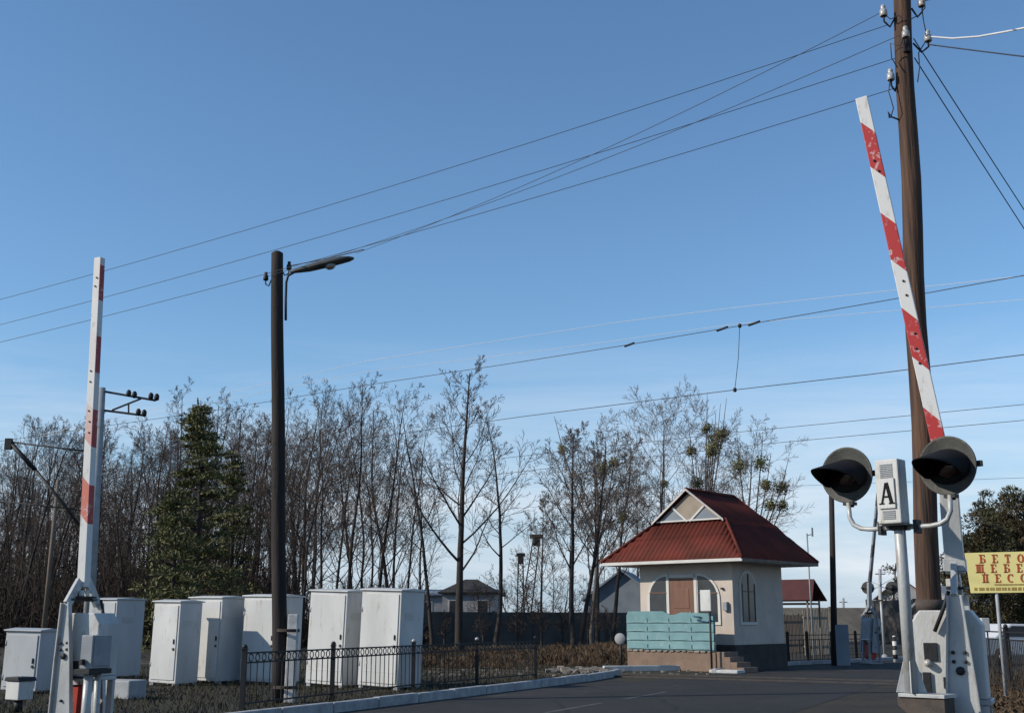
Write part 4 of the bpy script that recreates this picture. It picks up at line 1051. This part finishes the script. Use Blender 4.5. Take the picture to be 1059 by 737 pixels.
while x < 1.2:
    w_ = rnd.uniform(.012, .03); b.box((x, -.003, z0 + hS * .205), (w_, .006, hS * .035)); x += w_ + .008
b.build('small_print', M['signink'], bd)
for x in (.52, 1.75):
    b = MB(); b.tube([(x, .06, 0), (x, .06, z1)], .035, 10); b.build('post', M['concrete'], t)

# white van parked behind the fence at right, seen under the sign
p = foot(1056, 44); t = thing('parked_car', 'white car parked beyond the iron fence under the yellow sign', 'car', p, radians(8))
b = MB(); prof = [(-2.1, .35), (2.1, .35), (2.15, .75), (1.95, .92), (1.1, 1.0), (.55, 1.45), (-.9, 1.48), (-1.55, 1.02), (-2.1, .95)]
b.prism(prof, (0, -.82, 0), (1, 0, 0), (0, 0, 1), (0, 1, 0), 1.64); b.build('body', M['carwhite'], t, .06)
b = MB()
for y in (-.83, .815): b.prism([(-1.3, 1.02), (.98, 1.02), (.5, 1.38), (-.85, 1.40)], (0, y, 0), (1, 0, 0), (0, 0, 1), (0, 1, 0), .015)
b.build_each('side_window', M['pane'], t)
for x in (-1.3, 1.3):
    for y in (-.8, .8):
        b = MB(); b.lathe([(0, -.1), (.31, -.1), (.33, -.06), (.33, .06), (.31, .1), (0, .1)], 20, rotX(90), (x, y, .33)); wh = b.build('wheel', M['rubber'], t)
        b = MB(); b.lathe([(0, -.105), (.19, -.105), (.19, .105), (0, .105)], 14, rotX(90), (x, y, .33)); b.build('rim', M['silver'], wh)
p = foot(1018.5, 31); t = thing('meter_cabinet', 'small white metal box on legs behind the iron fence, left of the sign post', 'meter cabinet', p)
b = MB(); b.box((0, 0, 1.48), (.20, .2, .36)); b.build('body', M['white'], t, .01)
b = MB(); b.tube([(-.06, 0, 0), (-.06, 0, 1.3)], .02, 6); b.tube([(.06, 0, 0), (.06, 0, 1.3)], .02, 6); b.build_each('leg', M['dark'], t)

# ------------------------------------------------------------------ trees
def grow(R, mbs, p, d, Ln, r, lvl, cfg):
    ns = cfg['seg'][lvl]; pts = [p.copy()]; rad = [r]; d = d.normalized(); step = Ln / ns
    end = cfg['end'][lvl]
    for i in range(ns):
        wv = cfg['wander'][lvl]
        d = (d + V((R.uniform(-wv, wv), R.uniform(-wv, wv), R.uniform(-wv, wv) * .6 + cfg['up'][lvl]))).normalized()
        p = p + d * step; pts.append(p.copy()); rad.append(r * (1 - (1 - end) * (i + 1) / ns))
    mb = mbs[0] if lvl <= 1 else mbs[1]
    mb.tube(pts, rad, cfg['sides'][lvl], caps=False, smooth=lvl < 2)
    if lvl + 1 >= len(cfg['seg']): return
    nch = cfg['kids'][lvl]; nch = max(1, int(nch * R.uniform(.75, 1.2)))
    f0 = cfg['from'][lvl]; az = R.uniform(0, 6.28)
    for k in range(nch):
        f = f0 + (1 - f0) * ((k + R.random() * .8) / nch); f = min(f, .985)
        x = f * ns; i = min(int(x), ns - 1); q = pts[i].lerp(pts[i + 1], x - i); rr = rad[i] + (rad[i + 1] - rad[i]) * (x - i)
        dd = (pts[i + 1] - pts[i]).normalized(); az += 2.4 + R.uniform(-.5, .5)
        o = dd.orthogonal().normalized(); o2 = dd.cross(o)
        side = o * cos(az) + o2 * sin(az)
        an = radians(R.uniform(*cfg['ang'][lvl])); nd = dd * cos(an) + side * sin(an)
        shape = cfg['shape'](f) if lvl == 0 else (1 - .55 * f)
        cl = Ln * cfg['ratio'][lvl] * shape * R.uniform(.7, 1.15)
        grow(R, mbs, q, nd, cl, max(rr * cfg['rr'][lvl] * R.uniform(.75, 1.1), cfg['rmin']), lvl + 1, cfg)
def cfg_tree(**k):
    c = dict(seg=[12, 7, 4, 3, 2], end=[.12, .2, .3, .5, .7], wander=[.10, .20, .17, .13, .11], up=[.03, .07, .07, .06, .04], sides=[9, 6, 4, 3, 3],
             kids=[17, 8, 6, 3], ang=[(35, 65), (30, 55), (25, 48), (20, 42)], ratio=[.50, .50, .58, .85], rr=[.42, .5, .55, .7], rmin=.0095, shape=lambda f: 1.08 - .90 * f, **{'from': [.20, .20, .2, .15]})
    c.update(k); return c
def tree_proto(seed, h, r, label, group, cfg, mats, lean=(0, 0), name='bare_tree'):
    R = random.Random(seed); t = thing(name, label, 'tree', (0, 0, 0), 0, group); A, B = MB(), MB()
    A.tube([(0, 0, -.2), (0, 0, .25), (0, 0, .6)], [r * 1.5, r * 1.2, r * 1.02], 9, caps=False)
    grow(R, (A, B), V((0, 0, .5)), V((lean[0], lean[1], 1)), h, r, 0, cfg)
    A.build('trunk', mats[0], t); B.build('crown', mats[1], t); return t
forest_cfgs = [cfg_tree(), cfg_tree(kids=[16, 8, 6, 3], ang=[(25, 48), (25, 52), (25, 48), (20, 42)], ratio=[.55, .46, .58, .85], **{'from': [.16, .22, .2, .15]}),
               cfg_tree(kids=[22, 7, 5, 3], ratio=[.40, .5, .58, .85], **{'from': [.22, .2, .2, .15]}), cfg_tree(kids=[13, 9, 6, 3], ang=[(24, 45), (30, 55), (25, 48), (20, 42)], ratio=[.60, .46, .58, .85], wander=[.08, .18, .18, .12, .10], **{'from': [.25, .2, .2, .15]}),
               cfg_tree(kids=[20, 7, 5, 3], ang=[(42, 70), (30, 55), (25, 48), (20, 42)], ratio=[.42, .5, .58, .85], **{'from': [.16, .2, .2, .15]})]
FL = 'bare leafless tree, one of many crowded together in the dense wood at left'
FG = 'bare trees of the left wood'
protos = []
for i, c in enumerate(forest_cfgs): protos.append((tree_proto(11 + i, 15.0, .115 + .025 * (i % 3), FL, FG, c, (M['bark'], M['twig'])), 15.8))
used = set()
def place(i, px, Y_, py, label=FL, group=FG, R=rnd):
    pr, h0 = protos[i]
    o = pr if i not in used else copy_tree(pr); used.add(i)
    o.location = foot(px, Y_); H = at(px, py, Y_).z; s = H / h0
    o.scale = (s * R.uniform(.85, 1.1), s * R.uniform(.85, 1.1), s); o.rotation_euler = (R.uniform(-.07, .07), R.uniform(-.07, .07), R.uniform(0, 6.28)); tag(o, label, 'tree', group); return o
R2 = random.Random(5)
def skyline(x):
    if x < 150: return 432
    if x < 235: return 402
    if x < 300: return 412
    return 402
row = 0
for Y_, step, dz in ((74, 30, 0), (84, 27, 4), (97, 22, 8), (112, 22, 6), (128, 20, 10)):
    x = -40 + row * 11
    while x < 300 + row * 8:
        py = skyline(x) + dz + R2.uniform(-8, 46)
        place(R2.randrange(5), x + R2.uniform(-8, 8), Y_ + R2.uniform(-4, 4), py); x += step * R2.uniform(.75, 1.3)
    row += 1
FL2, FG2 = 'bare tree in the loose clump between the lamp pole and the tall bare tree', 'bare trees right of the lamp pole'
for px, Y_, py in ((312, 70, 420), (330, 66, 405), (345, 78, 415), (357, 64, 395), (373, 72, 408), (388, 66, 402), (402, 80, 420), (420, 72, 428), (322, 92, 432), (366, 95, 428), (408, 98, 445), (385, 112, 445), (434, 100, 470)):
    place(R2.randrange(4), px, Y_, py, FL2, FG2)

# the single trees
def single(seed, px, Y_, py, r, label, cfg, mats, lean_px=0, group=None, name='bare_tree'):
    p = foot(px, Y_); q = at(px + lean_px, py, Y_) - p
    hh = q.z - .5; t = tree_proto(seed, hh * 1.0, r, label, group, cfg, mats, (q.x / q.z, 0), name); t.location = p; return t
single(41, 475, 60, 386, .22, 'tallest bare tree with a straight dark trunk, standing alone in front of the dark wall',
       cfg_tree(kids=[19, 9, 7, 4], ang=[(38, 60), (28, 50), (25, 48), (20, 42)], ratio=[.60, .46, .56, .85], up=[.02, .09, .08, .07, .05], wander=[.03, .12, .15, .12, .10], rmin=.010, shape=lambda f: 1.1 - .98 * f, **{'from': [.24, .25, .2, .15]}), (M['bark'], M['twig']))
single(43, 447, 64, 425, .12, 'slender straight bare tree just left of the tallest tree', cfg_tree(kids=[14, 6, 5, 3], ratio=[.26, .5, .58, .85], ang=[(35, 55), (30, 60), (25, 50), (20, 45)], **{'from': [.35, .2, .2, .15]}), (M['bark'], M['twig']))
single(44, 513, 66, 440, .15, 'bare tree leaning to the right, just right of the tallest tree', cfg_tree(kids=[14, 7, 6, 3], ratio=[.36, .48, .58, .85], up=[.0, .08, .06, .03, .02], **{'from': [.35, .2, .2, .15]}), (M['bark'], M['twig']), 40)
pale = (M['barkpale'], M['twigpale'])
wide = cfg_tree(kids=[15, 9, 7, 4], ang=[(24, 48), (30, 58), (25, 50), (20, 45)], ratio=[.56, .47, .58, .85], wander=[.06, .16, .18, .12, .10], rmin=.012, **{'from': [.25, .22, .2, .15]})
dim = (M['bark'], M['twigpale'])
single(51, 593, 66, 452, .17, 'bare tree with forked dark trunks left of the guard house, nearest the leaning tree', wide, dim, -12)
single(52, 601, 68, 458, .15, 'bare forked tree midway between the leaning tree and the red roof', wide, dim, 22)
single(53, 618, 80, 470, .16, 'thin bare tree behind the forked ones, left of the red roof', wide, dim, -6)
single(54, 634, 84, 455, .16, 'bare tree with thin trunk just left of the roof corner', wide, dim, 10)
single(55, 560, 96, 520, .13, 'small scrubby bare tree in front of the lattice towers', wide, dim, 4)
single(56, 655, 96, 500, .12, 'small bare tree touching the left end of the red roof', wide, dim, 10)
for i, (px, py, Y_) in enumerate(((528, 585, 92), (545, 570, 98), (572, 575, 94), (586, 590, 90), (548, 600, 90), (606, 585, 96), (630, 575, 92), (500, 600, 95), (645, 560, 100), (560, 622, 74), (582, 628, 72), (608, 622, 74), (632, 626, 73), (535, 630, 72), (460, 632, 68), (500, 634, 66))):
    single(200 + i, px, Y_, py, .07, ('small brown leafless bush behind the dark concrete wall' if Y_ > 80 else 'low leafless bush in front of the dark concrete wall'), cfg_tree(kids=[16, 8, 6, 3], ratio=[.6, .5, .5, .6], **{'from': [.02, .2, .2, .15]}), (M['bark'], M['twig']), 0, 'leafless bushes along the dark wall', 'bare_bush')
# mistletoe-laden trees behind the house
def mistle_tree(seed, px, Y_, py, r, lean_px, label, balls, cfg):
    t = single(seed, px, Y_, py, r, label, cfg, pale, lean_px, 'mistletoe-laden trees behind the guard house')
    p = t.location; R = random.Random(seed); lim = MB()
    top = at(px + lean_px, py, Y_) - p
    for bx, by, br in balls:
        c = at(bx, by, Y_ + R.uniform(-1, 1)) - p
        z0_ = max(3, c.z * .5); s0 = V((top.x * z0_ / top.z, 0, z0_)); mid = s0.lerp(c, .5) + V((0, 0, -.5))
        lim.tube([s0, mid, c, c + (c - mid) * .5 + V((0, 0, .5))], [.075, .055, .035, .015], 5, caps=False)
        b = MB(); rr = 1.6 * br / (1231 / Y_)
        for i in range(int(210 * min(1.6, rr / .4))):
            u = V((R.gauss(0, 1), R.gauss(0, 1), R.gauss(0, 1))).normalized() * (rr * R.random() ** .5) ; u.z *= .95
            q = c + u; a = V((R.gauss(0, 1), R.gauss(0, 1), R.gauss(0, 1))).normalized() * .11; e = u.normalized().cross(a) * .5 + a * .2
            b.add([q - a, q + e, q + a, q - e], [(0, 1, 2, 3)])
        b.build('mistletoe', M['mistle'], t)
    lim.build('limb', pale[0], t)
wide2 = cfg_tree(kids=[16, 9, 7, 4], ang=[(35, 68), (30, 58), (25, 50), (20, 45)], ratio=[.62, .50, .58, .8], wander=[.05, .16, .18, .12, .10], rmin=.010, shape=lambda f: 1.0 - .62 * f, **{'from': [.34, .2, .2, .15]})
mistle_tree(61, 686, 82, 438, .18, -2, 'pale bare tree behind the red gable, left of the mistletoe clusters', [(582 + 105, 500, 3)], wide2)
mistle_tree(62, 722, 80, 448, .21, 10, 'pale bare tree behind the red ridge with large olive mistletoe clumps', [(742, 453, 7), (747, 449, 6), (738, 462, 6), (731, 443, 4), (715, 467, 4), (721, 500, 5), (735, 468, 4)], wide2)
mistle_tree(63, 757, 78, 468, .17, 38, 'bare tree leaning right over the red roof with several round mistletoe balls', [(765, 482, 7), (787, 479, 7), (793, 501, 5), (808, 504, 5.5), (797, 522, 5), (809, 523, 4.5)], wide2)
mistle_tree(64, 611, 78, 455, .17, 14, 'pale bare tree with two small mistletoe balls, left of the guard house', [(625, 484, 6), (635, 478, 4.5), (582, 465, 4), (645, 535, 3.5)], wide2)

# conifers
def clump_tree(label, px, Y_, py, wid_px, m, seed, prof, z0f, nclump, crad, r=.2, name='pine_tree', leaf=.26, per=230, flat=.45, lean=0):
    """trunk, limbs and flattened needle clumps spread through an envelope; prof(f) = half width (0..1) at height fraction f of the crown"""
    R = random.Random(seed); p = foot(px, Y_); q = at(px + lean, py, Y_) - p; t = thing(name, label, 'tree', p); H = q.z; Wd = wid_px / (1231 / Y_) / 2; A, B = MB(), MB()
    ax = lambda z: V((q.x * z / H + .14 * sin(z * .6 + seed), .12 * cos(z * .8 + seed), z))
    A.tube([ax(H * i / 10) for i in range(11)], [r * (1 - .85 * i / 10) + .015 for i in range(11)], 8, caps=False)
    for k in range(nclump):
        f = ((k + R.random()) / nclump) ** .9; z = H * (z0f + (1 - z0f) * f) - crad * .4; a = R.uniform(0, 6.283); rr = Wd * prof(f) * R.uniform(.25, 1.0) ** .6
        c = ax(z) + V((cos(a) * rr, sin(a) * rr, R.uniform(-.3, .3))); s0 = ax(max(.5, z - rr * .5)); A.tube([s0, s0.lerp(c, .5) - V((0, 0, .1)), c], [.06, .04, .015], 4, caps=False)
        cr = crad * R.uniform(.6, 1.25) * (.55 + .6 * prof(f))
        for i in range(int(per * R.uniform(.7, 1.2))):
            d = V((R.gauss(0, 1), R.gauss(0, 1), R.gauss(0, 1))).normalized(); g = R.random() ** .45
            o = c + V((d.x * cr * g, d.y * cr * g, d.z * cr * g * flat - .12 * abs(d.x) * cr))
            u = (d + V((R.gauss(0, .5), R.gauss(0, .5), R.gauss(.2, .4)))).normalized() * leaf * R.uniform(.5, 1.1); v = V((R.gauss(0, 1), R.gauss(0, 1), R.gauss(0, 1))).cross(u).normalized() * leaf * .11
            B.add([o - u * .5, o + v, o + u * .5, o - v], [(0, 1, 2, 3)])
    A.build('trunk', M['bark'], t); B.build('crown', m, t); return t
cone = lambda f: max(.10, (1 - f) ** .62 * (.62 + .38 * rnd.random()))
dome = lambda f: max(.25, sqrt(max(0, 1 - (f * 1.25 - .45) ** 2 * 1.1)))
clump_tree('dark green evergreen standing in front of the bare wood, left of the lamp pole', 206, 66, 411, 128, M['fir'], 71, cone, .05, 84, 1.35, .22, leaf=.42, per=135, flat=.26)
clump_tree('smaller evergreen beside the tall one, closer to the lamp pole', 240, 72, 458, 84, M['fir'], 72, cone, .15, 40, 1.15, .18, leaf=.42, per=110, flat=.26)
clump_tree('low young evergreen at the foot of the tall one', 180, 63, 500, 76, M['fir'], 73, cone, .06, 36, 1.15, .14, leaf=.40, per=115, flat=.28)
for i, (px, py, wd, lab, Y_) in enumerate(((1014, 533, 44, 'dark round-topped pine behind the yellow sign, next to the barrier frame', 62), (1036, 520, 52, 'brownish green pine above the middle of the yellow sign', 66), (1062, 506, 56, 'tall pine at the right edge above the yellow sign', 64), (1088, 512, 56, 'pine cut by the right edge of the picture', 70), (1000, 552, 36, 'small dark pine half hidden behind the barrier frame', 72))):
    clump_tree(lab, px, Y_, py, wd, M['pine'], 80 + i, dome, .22, 38, .95, .16, leaf=.30, per=380, flat=.6)
clump_tree('spindly pine with side tufts just left of the silver signal mast', 926, 100, 578, 20, M['pine'], 91, lambda f: .8, .35, 9, .75, .12, leaf=.34, per=90)
clump_tree('wispy pine top poking above the sign pines', 1017, 74, 507, 24, M['pine'], 92, lambda f: .7, .86, 7, .75, .13, leaf=.3, per=120)

# ------------------------------------------------------------------ stuff: brushwood, dry grass, grass, leaves, rubble
def blades(name, m, pts, hmin, hmax, wd, R, lean=.35):
    b = MB()
    for p in pts:
        h = R.uniform(hmin, hmax); a = R.uniform(0, 6.28); d = V((cos(a), sin(a), 0)) * wd; l = V((R.gauss(0, lean), R.gauss(0, lean), 1)) * h
        b.add([p - d, p + d, p + l], [(0, 1, 2)])
    return tag(b.build(name, m), kind='stuff')
R3 = random.Random(33)
b = MB()
for i in range(5200):                                         # tangled undergrowth inside the wood
    Y_ = R3.uniform(70, 118); px = R3.uniform(-60, 300 + (R3.random() < .5) * 130); p = foot(px, Y_)
    h = R3.uniform(1.5, 6.5) * (1 if px < 300 else .8); l = V((R3.gauss(0, .22), R3.gauss(0, .22), 1)) * h
    m1 = p + l * .5 + V((R3.gauss(0, .2), R3.gauss(0, .2), 0)); w_ = R3.uniform(.015, .05)
    b.tube([p, m1, p + l], [w_, w_ * .7, w_ * .3], 3, caps=False, smooth=False)
    for k in range(4):
        s0 = p.lerp(p + l, R3.uniform(.3, .9)); b.tube([s0, s0 + V((R3.gauss(0, .6), R3.gauss(0, .6), R3.uniform(.2, 1.1)))], [w_ * .5, .008], 3, caps=False, smooth=False)
tag(b.build('undergrowth', M['brush']), kind='stuff')
b = MB()
for i in range(26000):                                        # fallen leaves and low bramble as a dark mass at the wood's foot
    Y_ = R3.uniform(72, 110); px = R3.uniform(-60, 445); p = foot(px, Y_); p.z = abs(R3.gauss(0, 1.1)) * (1.0 if px < 300 else .6)
    a = V((R3.gauss(0, 1), R3.gauss(0, 1), R3.gauss(0, 1))).normalized() * .17; e = V((R3.gauss(0, 1), R3.gauss(0, 1), R3.gauss(0, 1))).cross(a).normalized() * .12
    b.add([p - a, p + e, p + a, p - e], [(0, 1, 2, 3)])
tag(b.build('bramble_thicket', M['brush']), kind='stuff')
b = MB()
for i in range(620):                                          # far wood closing the view behind the nearer trunks
    p = foot(R3.uniform(-80, 300), R3.uniform(125, 175)); h = R3.uniform(5, 15.5) * (1 if p.x < -35 else .72)
    m1 = p + V((R3.gauss(0, .3), 0, h * .5)); tp = m1 + V((R3.gauss(0, .5), 0, h * .5)); b.tube([p, m1, tp], [.13, .08, .02], 4, caps=False)
    for k in range(12):
        s0 = p.lerp(tp, R3.uniform(.25, .95)); l = V((R3.gauss(0, 1.0), R3.gauss(0, 1.0), R3.uniform(.6, 2.2))); b.tube([s0, s0 + l * .5 + V((R3.gauss(0, .15), 0, 0)), s0 + l], [.035, .025, .012], 3, caps=False, smooth=False)
tag(b.build('far_wood', M['brush']), kind='stuff')
from mathutils import noise as mnoise
def clumped(n_, x0, x1, y0, y1, thr):
    out = []
    while len(out) < n_:
        p = foot(R3.uniform(x0, x1), R3.uniform(y0, y1)); v = mnoise.noise(V((p.x * .55, p.y * .35, 3))) + .5 * mnoise.noise(V((p.x * 1.7, p.y * 1.1, 7)))
        if R3.random() < (v - thr) * 2.2: out.append((p, max(.25, min(1.3, .55 + v))))
    return out
def tufts(pts, hmin, hmax, wd, lean):
    b = MB()
    for p, k in pts:
        h = R3.uniform(hmin, hmax) * k; a = R3.uniform(0, 6.28); d = V((cos(a), sin(a), 0)) * wd; l = V((R3.gauss(0, lean), R3.gauss(0, lean), 1)) * h
        b.add([p - d, p + d, p + l * .6 + V((0, 0, h * .1)) + d * .6, p + l + V((R3.gauss(0, .07), R3.gauss(0, .07), -.02)) * h], [(0, 1, 2), (0, 2, 3)])
    tag(b.build('dry_grass', M['drygrass']), kind='stuff')
tufts(clumped(17000, 548, 652, 42, 66, -.25), .12, .5, .007, .35)
tufts(clumped(13000, 360, 560, 38, 66, -.05), .10, .4, .007, .38)
pts = []
while len(pts) < 26000:
    px = R3.uniform(-20, 640); Y_ = R3.uniform(19, 42) if R3.random() < .75 else R3.uniform(40, 70)
    p = foot(px, Y_)
    s_ = (p - K0).dot(RN)
    if s_ < -.25: pts.append(p)
blades('grass', M['grass'], pts, .05, .17, .010, R3, .6)
b = MB()
for i in range(5000):
    p = foot(R3.uniform(1005, 1100), R3.uniform(16, 36)); p.z = R3.uniform(.01, .10)
    if (p - K0).dot(RN) < 7.5: continue
    a = V((R3.gauss(0, 1), R3.gauss(0, 1), R3.gauss(0, .4))).normalized() * .06; e = V((R3.gauss(0, 1), R3.gauss(0, 1), R3.gauss(0, .6))).cross(a).normalized() * .045
    b.add([p - a, p + e, p + a, p - e], [(0, 1, 2, 3)])
for i in range(160):
    p = foot(R3.uniform(1010, 1100), R3.uniform(20, 32)); h = R3.uniform(.3, 1.0); l = V((R3.gauss(0, .3), R3.gauss(0, .3), 1)) * h; b.tube([p, p + l * .5, p + l * 1.0 + V((R3.gauss(0, .1), 0, 0))], [.008, .006, .003], 3, caps=False)
tag(b.build('leaf_litter', M['leaves']), kind='stuff')
b = MB()
for i in range(420):
    px = R3.gauss(605, 16) if i < 180 else R3.uniform(360, 735); Y_ = R3.uniform(36.5, 39.5) if i < 180 else R3.uniform(35, 42)
    p = foot(px, Y_); s_ = R3.uniform(.03, .13) * (1 if i < 180 else .5)
    if (p - K0).dot(RN) > -.2 and p.y < 36: continue
    vs = [p + V((x * s_ * R3.uniform(.6, 1.2), y * s_ * R3.uniform(.6, 1.2), s_ * .7 * (z + .6) * R3.uniform(.7, 1.1))) for x in (-1, 1) for y in (-1, 1) for z in (-1, 1)]
    b.add(vs, [(0, 1, 3, 2), (4, 6, 7, 5), (0, 4, 5, 1), (2, 3, 7, 6), (0, 2, 6, 4), (1, 5, 7, 3)])
tag(b.build('rubble', M['rubble']), kind='stuff')
